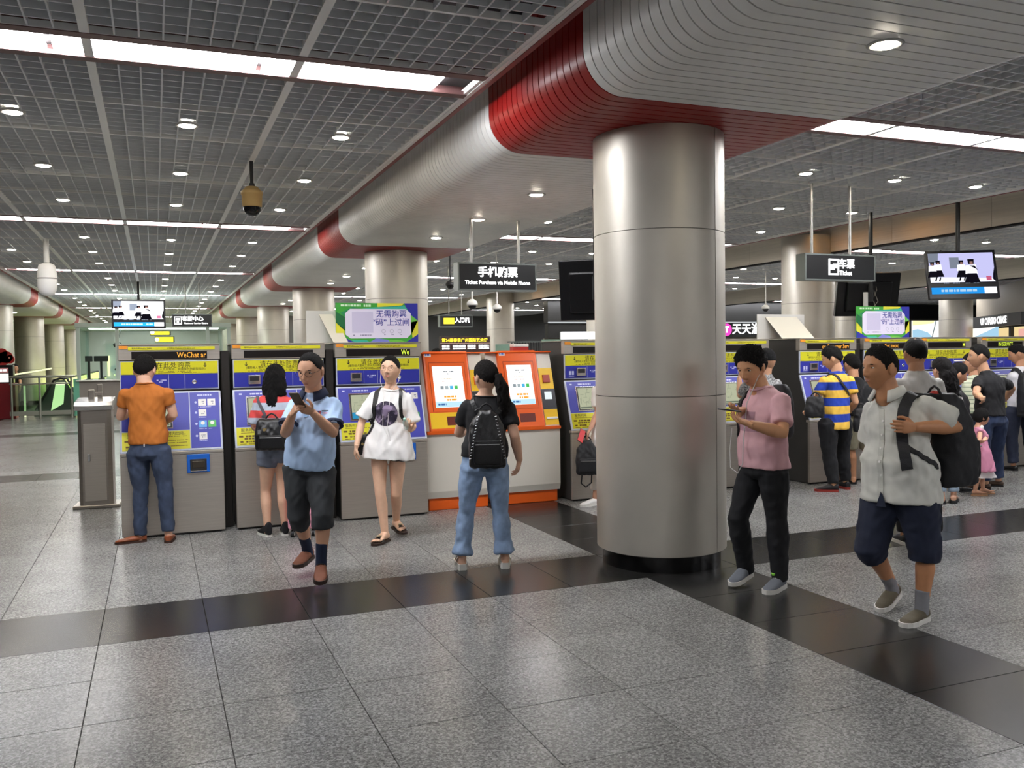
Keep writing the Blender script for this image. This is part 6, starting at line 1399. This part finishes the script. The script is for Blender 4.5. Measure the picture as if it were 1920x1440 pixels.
# suitcase behind the man in the polo shirt
sc = thing('pink_suitcase', 'pink wheeled suitcase standing behind the man in the blue polo shirt', 'suitcase', (1.22, 8.2, 0), math.radians(-10))
MB().bbox(-.13, .13, -.1, .1, .07, .62, .03, 3).build('shell', mat('suitcase_pink', 'e8a0b4', .35), sc)
for zz in (.2, .33, .46): MB().bbox(-.132, .132, -.103, .103, zz, zz+.02, .006, 1).build('rib', mat('suitcase_rib', 'd98ea6', .4), sc)
for xx in (-.09, .09):
    for yy in (-.07, .07):
        wl = MB().cyl((xx-.014, yy, .03), (xx+.014, yy, .03), .03, n=16).build('wheel', M_SOLEB, sc); MB().cyl((xx-.016, yy, .03), (xx+.016, yy, .03), .016, n=12).build('hub', M_WHITE, wl)
MB().tube([(-.07, .06, .62), (-.07, .06, .78), (.07, .06, .78), (.07, .06, .62)], .009).build('handle', M_POLE, sc)

# 3 man in the blue polo
st = dict(top=cloth('polo_blue', 'b0cbee', .04), bottom=cloth('charcoal_cloth', '35383b'), hem=.815, sleeve=.72, sleever=.024, loose=.016, ploose=.022, pl2=.9, cut=1.22, botname='cropped_trousers', topname='polo_shirt', skin='d6a586', hair='bald', hairt=.011, socks=cloth('navy_sock', '1d2942'), sockh=.42,
          shoes=('sneaker', (mat('brown_suede', '7b4934', .7), mat('dark_sole', '3b2c26', .6), mat('dark_lace', '1c1614', .7))), belly=.012)
p = make_person('polo', 'man in a light blue polo shirt and glasses holding a phone in both hands', st)
NAVYC = cloth('navy_trim', '1c2743'); collar(p, NAVYC, 44, .045); cuffs(p, st, NAVYC); glasses(p, mat('spectacle', '2a2320', .3))
cc = p.N+V(p.f)*.15-V((0, 0, .11)); fx = V(p.f)
patch(p, p.N-V((0, 0, .155))-p.us*.085+fx*.1, fx, (0, 0, 1), .034, .05, mat('crest_red', '8c2a3c', .6), 'crest'); patch(p, p.N-V((0, 0, .152))-p.us*.085+fx*.1, fx, (0, 0, 1), .014, .04, mat('crest_navy', '25305c', .6), 'crest', lift=.0045)
patch(p, p.N-V((0, 0, .13))-p.us*.128+fx*.1, fx, (0, 0, 1), .045, .006, mat('crest_grey', '5a6a80', .6), 'badge_lettering'); patch(p, p.N-V((0, 0, .148))-p.us*.13+fx*.1, fx, (0, 0, 1), .034, .008, mat('crest_pink', 'c07f94', .6), 'badge_lettering')
ribbon(p, [p.N+fx*.1-V((0, 0, .05)), p.N+fx*.14-V((0, 0, .12)), p.N+fx*.15-V((0, 0, .17))], .03, .004, cloth('placket_blue', '8db2dc'), p.root, p.off, 'placket', p.top_bvh, .003)
phone('phone', 'brown backed phone in the hands of the man in the blue polo shirt', (.9, 6.165, 1.335), p.hF*.6-V((0, 0, .45)), p.hF*.45+V((0, 0, .8)), PSCR, PCASE)

# 4 woman in the white tee
jelly = bpy.data.materials.new('jellyfish_print'); jelly.use_nodes = True; nt = jelly.node_tree; bs = nt.nodes['Principled BSDF']; bs.inputs['Roughness'].default_value = .8
gg = nt.nodes.new('ShaderNodeTexCoord'); nn = nt.nodes.new('ShaderNodeTexNoise'); nn.inputs['Scale'].default_value = 22; nn.inputs['Detail'].default_value = 5; rr = nt.nodes.new('ShaderNodeValToRGB')
rr.color_ramp.elements[0].position = .5; rr.color_ramp.elements[0].color = lin('2a2338'); rr.color_ramp.elements[1].position = .72; rr.color_ramp.elements[1].color = lin('a290ac')
nt.links.new(gg.outputs['Object'], nn.inputs['Vector']); nt.links.new(nn.outputs['Fac'], rr.inputs['Fac']); nt.links.new(rr.outputs['Color'], bs.inputs['Base Color'])
st = dict(woman=True, s=.97, top=cloth('white_cotton', 'efedea', .02), bottom=cloth('short_dark', '2b2a30'), hem=.725, sleeve=.82, sleever=.045, loose=.034, flare=.05, ploose=.012, cut=.22, botname='shorts', skin='e6ba9b', hair='tied', hairt=.012, feet='sandal',
          sandals=((mat('sandal_sole', '33231a', .6), LEATH, mat('sandal_buckle', 'cdb992', .35, .4)), .02, ((.6, .055), (.68, .05))), lowneck=True, neckband=cloth('white_band', 'e2e0dc', .02), fold=.0045, fscale=.8)
p = make_person('whitetee', 'woman in an oversized white t-shirt with a dark round jellyfish print and sandals', st)
fx = V(p.f); glasses(p, mat('thin_gold', 'b79a78', .3, .6), .97, .0014)
ct = V((p.Sc.x, p.Sc.y, 1.125))+fx*.1+p.us*.015
d0 = patch(p, ct, fx, (0, 0, 1), .215, .215, jelly, 'round_print', 'disc')
PALE = mat('print_pale', 'b9a9c2', .8)
for i, (a, b, w_, h_) in enumerate(((-.02, .045, .085, .06), (.0, .005, .05, .05))): patch(p, ct+p.us*a+V((0, 0, b)), fx, (0, 0, 1), w_, h_, mat('print_bell', '8d7c98', .8), 'jellyfish_bell', 'disc', .0042, parent=p.top)
for a, b in ((-.02, -.01), (.035, .055)): ribbon(p, [ct+p.us*a*.3, ct+p.us*a-V((0, 0, .06)), ct+p.us*b*1.0-V((0, 0, .1))], .006, .002, PALE, p.top, p.off, 'tentacle', p.top_bvh, .005, 10)
bgc = V((1.70, 7.72, .86))
wb_ = thing('shoulder_bag', 'small dark shoulder bag hanging at the hip of the woman in white', 'bag', bgc[:])
finish('body', [remesh(Soup().add(lofted([(V((0, 0, z)), V((1, 0, 0)), V((0, 1, 0)), a, b) for z, a, b in ((-.1, .07, .035), (-.08, .085, .045), (0, .085, .045), (.06, .075, .035), (.08, .06, .02))], 16, 3)), .007, 2)], LEATH, wb_, V((0, 0, 0)))
MB().cyl((-.03, -.05, .0), (-.03, -.056, .0), .012).build('clasp', MATS['brass'], wb_)
ribbon(p, [p.shR+V((0, 0, .08))-p.us*.03+fx*-.02, p.shR-V((0, 0, .1))+fx*.12, p.shR-V((0, 0, .26))+fx*.13+p.us*.02, bgc+V((0, -.02, .08))], .02, .006, LEATH, wb_, bgc, bvh=p.top_bvh, lift=.007)
bkp = thing('backpack_straps', 'black rucksack worn by the woman in white, seen by its straps', 'backpack', (p.Sc-fx*.2)[:])
finish('body', [remesh(Soup().add(lofted([(V((0, 0, z))-fx*.02, p.us, fx, a, b) for z, a, b in ((-.3, .09, .04), (-.26, .1, .06), (-.08, .1, .06), (0, .08, .04), (.03, .06, .03))], 16, 3)), .009, 2)], LEATH, bkp, V((0, 0, 0)))
for sg, a_ in ((1, p.shR), (-1, p.shL)):
    ribbon(p, [p.Sc+p.us*(sg*.10)-fx*.12+V((0, 0, .0)), p.Sc+p.us*(sg*.105)+V((0, 0, .1)), p.Sc+p.us*(sg*.11)+fx*.1-V((0, 0, .03)), p.Sc+p.us*(sg*.125)+fx*.13-V((0, 0, .17)), p.Sc+p.us*(sg*.15)+fx*.06-V((0, 0, .25))], .03, .008, LEATH, bkp, (p.Sc-fx*.2), bvh=p.top_bvh, lift=.007)
eb = MB()
for sg in (-1, 1): eb.tube([p.head+p.hR*(sg*.084)+p.hF*.01-V((0, 0, .02))-p.off, p.head+p.hR*(sg*.085)+p.hF*.03-V((0, 0, .1))-p.off, p.N+p.us*sg*.03+fx*.12-V((0, 0, .05))-p.off, ct+p.us*sg*.02+fx*.06-V((0, 0, .1))-p.off, ct+fx*.07-V((0, 0, .25))+p.us*-.05-p.off], .002, 5)
eb.build('earphones', M_WHITE, p.root)
bo = thing('water_bottle', 'small clear bottle with a pale green cap held by the woman in white', 'bottle', (p.tipL.lerp(p.wrL, .45)+fx*.03)[:])
bo.rotation_euler = (math.radians(55), 0, math.radians(-22)); bo.scale = (.8, .8, .8)
MB().lathe([(0, -.09), (.026, -.09), (.03, -.08), (.03, .03), (.024, .055), (.013, .07), (.013, .08)], n=18).build('body', mat('bottle_clear', 'd5e6e0', .1, alpha=.55), bo)
MB().lathe([(.015, .078), (.016, .098), (.0, .1)], n=18).build('cap', mat('cap_green', 'a6d8c4', .4), bo)

# 5 woman in black tee
st = dict(woman=True, s=.98, girth=1.04, top=BLK, bottom=JEANL, hem=.85, sleeve=.62, sleever=.02, loose=.014, ploose=.006, pl2=2.0, cut=1.86, hemr=.084, botname='flared_jeans', skin='deb094', hair='tied', hairt=.018, hairc='120d0c', arm=1.0, leg=1.02, feet='sandal',
          tail=[([(.03, -.07, .0), (.035, -.115, .0), (.05, -.14, -.08), (.07, -.14, -.2), (.08, -.13, -.33), (.08, -.12, -.36)], [.03, .034, (.05, .04), (.058, .04), (.04, .03), (.02, .012)])],
          sandals=((M_SOLEW, LEATH), .045, ((.3, .07), (.58, .06), (.68, .055))), neckband=BLK, lowneck=True, fold=.003)
p = make_person('blacktee', 'woman in a black t-shirt and flared jeans facing the orange machines', st)
fx = V(p.f); bc = p.Hc.lerp(p.Sc, .44)-fx*.125
t, r, n, u = bag('black_backpack', 'black leather backpack with studs worn by the woman in flared jeans', 'backpack', bc, -fx, (0, 0, 1), .275, .43, .14, LEATH, top=.55)
sd = mat('stud_silver', 'd5d5d8', .25, .9)
for sg in (-1, 1):
    stt = MB()
    for k in range(15):
        q = u*(.17-.022*k)+r*(sg*(.065+.0045*k))+n*(.128-.0006*abs(k-8)); stt.cyl((q-r*.007-u*.002)[:], (q+r*.007+u*.002)[:], .003, n=6)
    tag(stt.build('stud_row', sd, t), kind='stuff')
ribbon(p, [p.shL+p.us*.03+V((0, 0, .075)), p.shL.lerp(bc, .4)-fx*.1+V((0, 0, .06)), bc+V((0, 0, .2))-fx*.04], .034, .007, LEATH, t, bc, bvh=p.top_bvh, lift=.008)
ribbon(p, [p.shR-p.us*.03+V((0, 0, .075)), p.shR.lerp(bc, .4)-fx*.1+V((0, 0, .06)), bc+V((0, 0, .2))-fx*.04], .034, .007, LEATH, t, bc, bvh=p.top_bvh, lift=.008)
for sg in (-1, 1):   # back pockets of the jeans, position only
    q = p.Hc-fx*.16+p.uh*(sg*.085)-V((0, 0, .03))

# 6 woman half hidden by the column
st = dict(woman=True, near=False, s=.95, top=cloth('white_tunic', 'e6e2dc', .03), bottom=cloth('pale_trousers', 'cfc8c0', .05), hem=.5, sleeve=.75, sleever=.03, loose=.03, flare=.06, cut=1.75, ploose=.02, topname='tunic', skin='cf9c80', hair='tied', shoes=('slipon', (mat('white_shoe', 'e2e0dc', .5), M_SOLEW)), face=False)
p = make_person('hidden', 'woman in a white tunic half hidden behind the big column', st)
ph = phone('phone', 'red backed phone in the hand of the woman behind the column', (4.128, 8.33, .76), (-.3, 1, -.3), (.5, .2, .8), mat('phone_red', 'd83a3e', .4), PBLK)
t, r, n, u = bag('black_backpack', 'black backpack hanging from the hand of the woman behind the column', 'backpack', (4.2, 8.36, .53), (-.35, -1, 0), (0, 0, 1), .24, .36, .12, NYL, top=.5)
MB().tube([(-.06, -.02, -.15), (-.08, -.03, -.27), (-.03, -.04, -.31), (.04, -.03, -.27), (.05, -.02, -.16)], .008).tube([(0, 0, .18), (.0, .0, .25), (-.03, .0, .26)], .008).build('strap', NYL, t)

# 7 man in pink
st = dict(top=cloth('pink_cotton', 'd0a3a8', .05), bottom=INKY, hem=.825, sleeve=.72, sleever=.024, loose=.02, ploose=.014, pl2=1.3, cut=2.1, skin='c9946c', hair='short', hairt=.03, spike=.45, neckband=cloth('pink_band', 'c09297', .05), girth=1.08, belly=.03, arm=1.08,
          shoes=('sneaker', (mat('grey_knit', '71767f', .8, bump=(300, .4)), M_SOLEW, mat('pale_lace', 'c9d0c4', .7))))
p = make_person('pink', 'man in a dusty pink t-shirt and black trousers looking at his phone beside the column', st)
fx = V(p.f)
patch(p, p.Sc-V((0, 0, .12))+fx*.1+p.us*.03, fx, (0, 0, 1), .17, .05, mat('print_grey', 'a8808c', .8), 'chest_print')
patch(p, p.Sc-V((0, 0, .2))+fx*.1+p.us*.0, fx, (0, 0, 1), .2, .06, mat('print_grey2', 'ae8590', .8), 'chest_print')
phone('phone', 'dark phone in the hands of the man in the pink t-shirt', p.tipL.lerp(p.tipR, .5)+V((0, 0, .02)), fx*.15-V((0, 0, 1)), fx, PSCR, PBLK)
rk = thing('sling_backpack', 'black backpack on the far shoulder of the man in the pink t-shirt', 'backpack', (p.Sc-fx*.2+p.us*.06)[:])
finish('body', [remesh(Soup().add(lofted([(V((0, 0, z))-fx*.0, p.us, fx, a, b) for z, a, b in ((-.3, .09, .04), (-.26, .11, .06), (-.05, .11, .06), (.05, .08, .04), (.08, .05, .03))], 16, 3)), .01, 2)], NYL, rk, V((0, 0, 0)))
ribbon(p, [p.shR-fx*.1+V((0, 0, .05)), p.shR-p.us*.03+V((0, 0, .09)), p.shR-p.us*.04+fx*.1, p.shR-p.us*.03+fx*.13-V((0, 0, .18)), p.shR+fx*.03-V((0, 0, .27))], .055, .012, NYL, rk, (p.Sc-fx*.2+p.us*.06), bvh=p.top_bvh, lift=.008)
MB().tube([p.head+p.hR*-.08+p.hF*.01-V((0, 0, .02))-p.off, p.N+fx*.13-V((0, 0, .12))-p.off, p.Sc+fx*.2-V((0, 0, .32))-p.off, p.Hc+fx*.19+V((0, 0, .02))+p.us*.0-p.off, p.Hc+fx*.2-V((0, 0, .05))+p.us*.04-p.off, p.Hc+fx*.19+p.us*.13-V((0, 0, .02))-p.off, p.Hc+fx*.16+p.us*.17+V((0, 0, .1))-p.off, p.Hc+fx*.15+p.us*.16+V((0, 0, .25))-p.off], .0032, 6).build('earphones', mat('cord_white', 'c9c9c6', .5), p.root)
for kn, an, to in ((p.knL, p.anL, p.toeL),): MB().cyl((an+(an-kn).normalized()*-.0+V(p.f)*.05+V((0, 0, .0))-p.off)[:], (an+V(p.f)*.056+V((0, 0, .012))-p.off)[:], .018, n=12).build('green_tab', mat('neon_green', '8ee04a', .5), p.root)

# 8 person in a black cap behind him
patt = mat('patterned_cloth', '8a8a8a', .8, noise=(60, .98))
st = dict(near=False, top=patt, bottom=INKY, hem=.85, cut=1.9, skin='c99878', hair='cap', hairt=.022, hairc='111114', sleeve=.75, shoes=('sneaker', (NYL, M_SOLEB)), face=False)
p = make_person('cap', 'person in a black cap and patterned shirt at the machine behind the man in pink', st)
MB().bbox(-.07, .07, .08, .17, .045, .055, .004, 1).xf(Matrix((p.hR, p.hF, p.hU)).transposed().to_4x4()).xf(Matrix.Translation(p.head-p.off)).build('cap_peak', NYL, p.root)

# 9 man in blue and yellow stripes
st = dict(near=False, vox=.010, top=stripes('stripes_blue_yellow', ['f1c24c', '1f41ad'], .182, .71), bottom=INKY, hem=.71, sleeve=.6, sleever=.022, loose=.02, ploose=.022, cut=1.93, skin='d5a37e', hair='short', hairt=.026, shoes=('sneaker', (mat('black_shoe', '17161a', .5), mat('red_sole', '8a2a20', .5))), girth=.98)
p = make_person('rugby', 'man in a blue and yellow striped t-shirt and black trousers at a right hand machine', st)
fx = V(p.f); bc = V((6.93, 8.02, .98))
t, r, n, u = bag('cross_body_bag', 'black bag worn in front by the man in the striped t-shirt', 'bag', bc, (-.8, -.6, 0), (0, 0, 1), .22, .24, .1, NYL, top=.8, pocket=False)
ribbon(p, [p.Hc.lerp(p.Sc, .6)-fx*.13+p.us*.06, p.Hc.lerp(p.Sc, .85)-fx*.13-p.us*.07, p.shL+p.us*.05+V((0, 0, .07)), p.shL+fx*.1-V((0, 0, .1)), bc+V((0, 0, .11))], .03, .006, NYL, t, bc, bvh=p.top_bvh, lift=.008)

# 10 man in khaki shorts
st = dict(near=False, top=BLK, bottom=cloth('khaki_cloth', '97917a'), hem=.82, sleeve=.5, cut=.92, ploose=.025, botname='khaki_shorts', skin='bd8966', hair='short', feet='sandal', sandals=((M_SOLEB, NYL), .018, ((.66, .05),)), face=False)
p = make_person('khaki', 'man in a black t-shirt and khaki shorts behind the man in the striped t-shirt', st)
t, r, n, u = bag('waist_bag', 'black bag at the hip of the man in khaki shorts', 'bag', (7.66, 8.1, .80), (-.6, -.8, 0), (0, 0, 1), .18, .28, .09, NYL, top=.8, pocket=False)
ribbon(p, [V((7.66, 8.1, .94)), p.Sc-V(p.f)*.14, p.shR+V((0, 0, .07))], .025, .006, NYL, t, V((7.66, 8.1, .80)), bvh=p.top_bvh, lift=.008)

# 11 big man with the backpack
st = dict(top=cloth('linen_white', 'd3d3ca', .05), bottom=NAVY, hem=.712, sleeve=.72, sleever=.042, loose=.026, flare=.03, ploose=.034, pl2=1.0, cut=1.12, botname='knee_shorts', topname='shirt', skin='c38a61', hair='crop', hairt=.012, girth=1.1, belly=.03, arm=1.1, leg=1.05, socks=cloth('grey_sock', '85858a'), sockh=.32, neckw=1.1,
          shoes=('slipon', (mat('olive_canvas', '5f5746', .8, bump=(250, .3)), M_SOLEW)), fold=.005, fscale=.9)
p = make_person('backpacker', 'tanned man in a short sleeved white shirt and navy knee shorts striding past', st)
fx = V(p.f); collar(p, st['top'], 60, .05)
ribbon(p, [p.N+fx*.12-V((0, 0, .08)), p.Sc+fx*.16-V((0, 0, .15)), p.Hc.lerp(p.Sc, .3)+fx*.2, p.Hc+fx*.2-V((0, 0, .06))], .032, .003, cloth('placket_white', 'c9c9c0', .05), p.root, p.off, 'placket', p.top_bvh, .003)
bt_ = MB()
for k in range(5):
    q = p.Sc.lerp(p.Hc, .22+.17*k)+fx*.3; loc, no, _, _ = p.top_bvh.ray_cast(q, -fx)
    if loc: MB().cyl((loc+no*.004-p.off)[:], (loc+no*.008-p.off)[:], .007, n=10).build('button', M_WHITE, p.root)
loc, no, _, _ = p.top_bvh.ray_cast(p.Hc+fx*.4-V((0, 0, .11)), -fx)
if loc: MB().prism([(-.002, .06), (.03, -.03), (-.035, -.03)], 'y', -.004, .004).xf(Matrix((p.us, -fx, V((0, 0, 1)))).transposed().to_4x4()).build('hem_slit', NAVY, p.root, (loc+fx*.008-p.off)[:])
bc = p.Hc.lerp(p.Sc, .52)-fx*.15-p.us*.11
t, r, n, u = bag('large_backpack', 'large black backpack with red tag carried by the man in the white shirt', 'backpack', bc, -fx*.9-p.us*.25, (0, 0, 1), .34, .55, .25, NYL, top=.72)
ribbon(p, [bc+V((0, 0, .22)), p.shL-fx*.06+p.us*.05+V((0, 0, .1)), p.shL+p.us*.055+fx*.08+V((0, 0, .02)), p.shL+p.us*.045+fx*.14-V((0, 0, .13)), p.shL+p.us*.03+fx*.15-V((0, 0, .24)), p.shL+p.us*.0+fx*.15-V((0, 0, .37))], .062, .016, NYL, t, bc, bvh=p.top_bvh, lift=.010, n=30)
ribbon(p, [p.shL+p.us*.01+fx*.14-V((0, 0, .24)), p.shL-p.us*.03+fx*.06-V((0, 0, .33)), bc-V((0, 0, .2))+fx*.02], .028, .008, NYL, t, bc, bvh=p.top_bvh, lift=.008)
tg_ = u*.27+n*.03; finish('red_tag', [ell(tg_, (r*.04, n*.025, u*.025))], mat('tag_red', 'c8382e', .5), t, V((0, 0, 0)))
MB().box(-.02, .02, -.004, .0, -.035, .035).xf(Matrix((r, n, u)).transposed().to_4x4()).build('label_patch', mat('bag_label', '9a9a98', .6), t, (n*.2+r*-.13-u*.03)[:])

# 12 balding man
st = dict(top=cloth('grey_tee', 'cdcac4', .03), bottom=INKY, hem=.85, sleeve=.6, loose=.02, cut=1.93, ploose=.02, skin='bd8a68', hair='crown', hairt=.012, shoes=('sneaker', (mat('black_shoe', '17161a', .5), M_SOLEW)), face=False, near=False, vox=.010)
p = make_person('balding', 'balding man in a pale grey t-shirt seen from behind, past the white shirt', st)
# 13 woman with long hair
st = dict(woman=True, near=False, s=.93, top=cloth('white_top', 'd8d4d0', .03), bottom=cloth('pale_jeans', 'a3b6ca', .08), hem=.8, sleeve=.6, cut=1.85, ploose=.012, skin='d2a084', hair='long', hairt=.024, hairc='120e0e', face=False, feet='sandal', sandals=((M_SOLEB, LEATH), .03, ((.35, .07), (.62, .06))),
          tail=[([(0, -.03, .06), (.01, -.07, -.05), (.03, -.08, -.18), (.05, -.08, -.3), (.06, -.07, -.36)], [(.07, .06), (.1, .07), (.11, .06), (.09, .045), (.05, .02)])])
p = make_person('longhair', 'woman with very long black hair and pale jeans seen from behind', st)
ribbon(p, [p.shR-V(p.f)*.1, p.shR+V((0, 0, .07)), p.shR+V(p.f)*.1], .04, .01, NYL, p.root, p.off, 'strap', p.top_bvh, .008)
# 14 woman in profile
st = dict(woman=True, near=False, vox=.010, s=.92, top=cloth('dark_cardigan', '1b191d'), bottom=INKY, hem=.78, sleeve=1.6, sleever=.012, cut=1.9, skin='cf9a7a', hair='tied', hairt=.022, shoes=('loafer', (LEATH, M_SOLEB)))
p = make_person('profile', 'woman in a dark cardigan with white edging, face turned to the right', st)
ribbon(p, [p.N+V(p.f)*.1-V((0, 0, .02)), p.Sc+V(p.f)*.16-V((0, 0, .12)), p.Hc.lerp(p.Sc, .3)+V(p.f)*.16], .028, .004, M_WHITE, p.root, p.off, 'white_edging', p.top_bvh, .005)
# 15 person in the pale striped sweater
st = dict(near=False, s=.95, top=stripes('stripes_cream_green', ['cfd3b8', 'cfd3b8', 'cfd3b8', '7f8f78'], .05, .9), bottom=INKY, hem=.82, sleeve=1.5, sleever=.014, loose=.02, cut=1.9, skin='cf9a7a', hair='cap', hairc='141416', shoes=('sneaker', (NYL, M_SOLEB)), face=False)
p = make_person('sweater', 'person in a cream striped sweater and white visor, mostly hidden in the queue', st)
MB().bbox(-.075, .075, .07, .19, .03, .045, .006, 1).xf(Matrix((p.hR, p.hF, p.hU)).transposed().to_4x4()).xf(Matrix.Translation(p.head-p.off)).build('visor', M_WHITE, p.root)
# 16 man with a hand on his hip
st = dict(near=False, vox=.010, top=BLK, bottom=cloth('blue_jeans', '2e3d5c', .2), hem=.84, sleeve=.6, sleever=.02, loose=.022, ploose=.014, cut=1.92, skin='d0a07e', hair='crop', hairt=.016, shoes=('loafer', (mat('brown_shoe', '4a382c', .6), M_SOLEB)), girth=1.1, belly=.03)
p = make_person('hiphand', 'man in a black t-shirt and jeans with one hand on his hip', st)
# 17 girl
st = dict(woman=True, near=False, vox=.007, s=.63, top=cloth('pink_dress', 'd98fab', .05), hem=.27, sleeve=.15, sleever=.008, loose=.012, flare=.035, topname='dress', skin='d8a384', hair='bob', hairt=.024, feet='sandal', sandals=((mat('tan_sandal', 'b58a64', .6), mat('tan_strap', 'c79c78', .6)), .014, ((.62, .05),)), lowneck=True)
p = make_person('girl', 'little girl with bobbed hair in a pink dress with a white frill', st)
fm_ = MB(); n = 72; A = math.atan2(p.us.y, p.us.x)
for k, (r0, z) in enumerate(((.118, .31), (.135, .26), (.165, .205))): fm_.v += [tuple(V((0, 0, z))+(V(p.Hc)-p.off)*1.0*V((1, 1, 0)).x*0+V(((p.Hc-p.off).x, (p.Hc-p.off).y, 0))+V((math.cos(a), math.sin(a), 0))*(r0*(1+.03*k*math.cos(11*a)))) for a in np.linspace(0, 2*PI, n, endpoint=False)]
for k in range(2):
    for i in range(n): fm_.f.append((k*n+i, k*n+(i+1) % n, (k+1)*n+(i+1) % n, (k+1)*n+i)); fm_.mi.append(0); fm_.sm.append(True)
fm_.build('white_frill', cloth('white_frill', 'e8e4e2', .02), p.root)
for sg in (-1, 1): finish('shoulder_bow', [ell(p.Sc+p.us*(sg*.07)+V((0, 0, .02)), (V((.03, 0, .01)), V((0, .02, 0)), V((0, .0, .035))))], M_WHITE, p.root, p.off)
# 18 man at the right edge
st = dict(near=False, top=cloth('white_shirt', 'd9d8dc', .03), bottom=NAVY, hem=.83, sleeve=.75, sleever=.03, loose=.022, cut=1.92, ploose=.018, skin='c28e6e', hair='crop', hairt=.015, shoes=('loafer', (LEATH, M_SOLEB)))
p = make_person('edge', 'man in a white shirt and navy trousers at the right picture edge', st)
bc = p.Hc.lerp(p.Sc, .42)-V(p.f)*.14-p.us*.11
t, r, n, u = bag('black_backpack', 'black backpack on the man at the right picture edge', 'backpack', bc, -V(p.f), (0, 0, 1), .4, .56, .22, NYL)
ribbon(p, [bc+V((0, 0, .2)), p.shL+p.us*.04+V((0, 0, .08)), p.shL+p.us*.05+V(p.f)*.12-V((0, 0, .12)), p.shL+p.us*.02-V((0, 0, .3))], .05, .012, NYL, t, bc, bvh=p.top_bvh, lift=.008)
# 19, 20 far figures
st = dict(near=False, vox=.014, top=cloth('grey_top', '6a6c70'), bottom=INKY, hem=.85, cut=1.9, hair='short', hairt=.02, shoes=('loafer', (LEATH, M_SOLEB)))
make_person('behind', 'person behind the left orange machine, only dark hair showing', st)
st = dict(near=False, vox=.016, top=BLK, bottom=INKY, hem=.82, cut=1.9, hair='short', hairt=.02, shoes=('loafer', (LEATH, M_SOLEB)))
make_person('attendant', 'person in dark clothes standing behind the red kiosk', st)

# small flat printed pieces too fine to pick apart singly
for o in bpy.data.objects:
    if o.name.split('.')[0] in ('fine_print', 'pictogram', 'screen_title', 'panel_title', 'icon_mark', 'icon_caption', 'screen_map', 'screen_lettering', 'board_text', 'caption', 'header_lettering', 'screen_button', 'card_pictogram', 'logo', 'sign_lettering', 'subtitle', 'picture', 'divider', 'colour_shards', 'mountains'):
        o['kind'] = 'stuff'
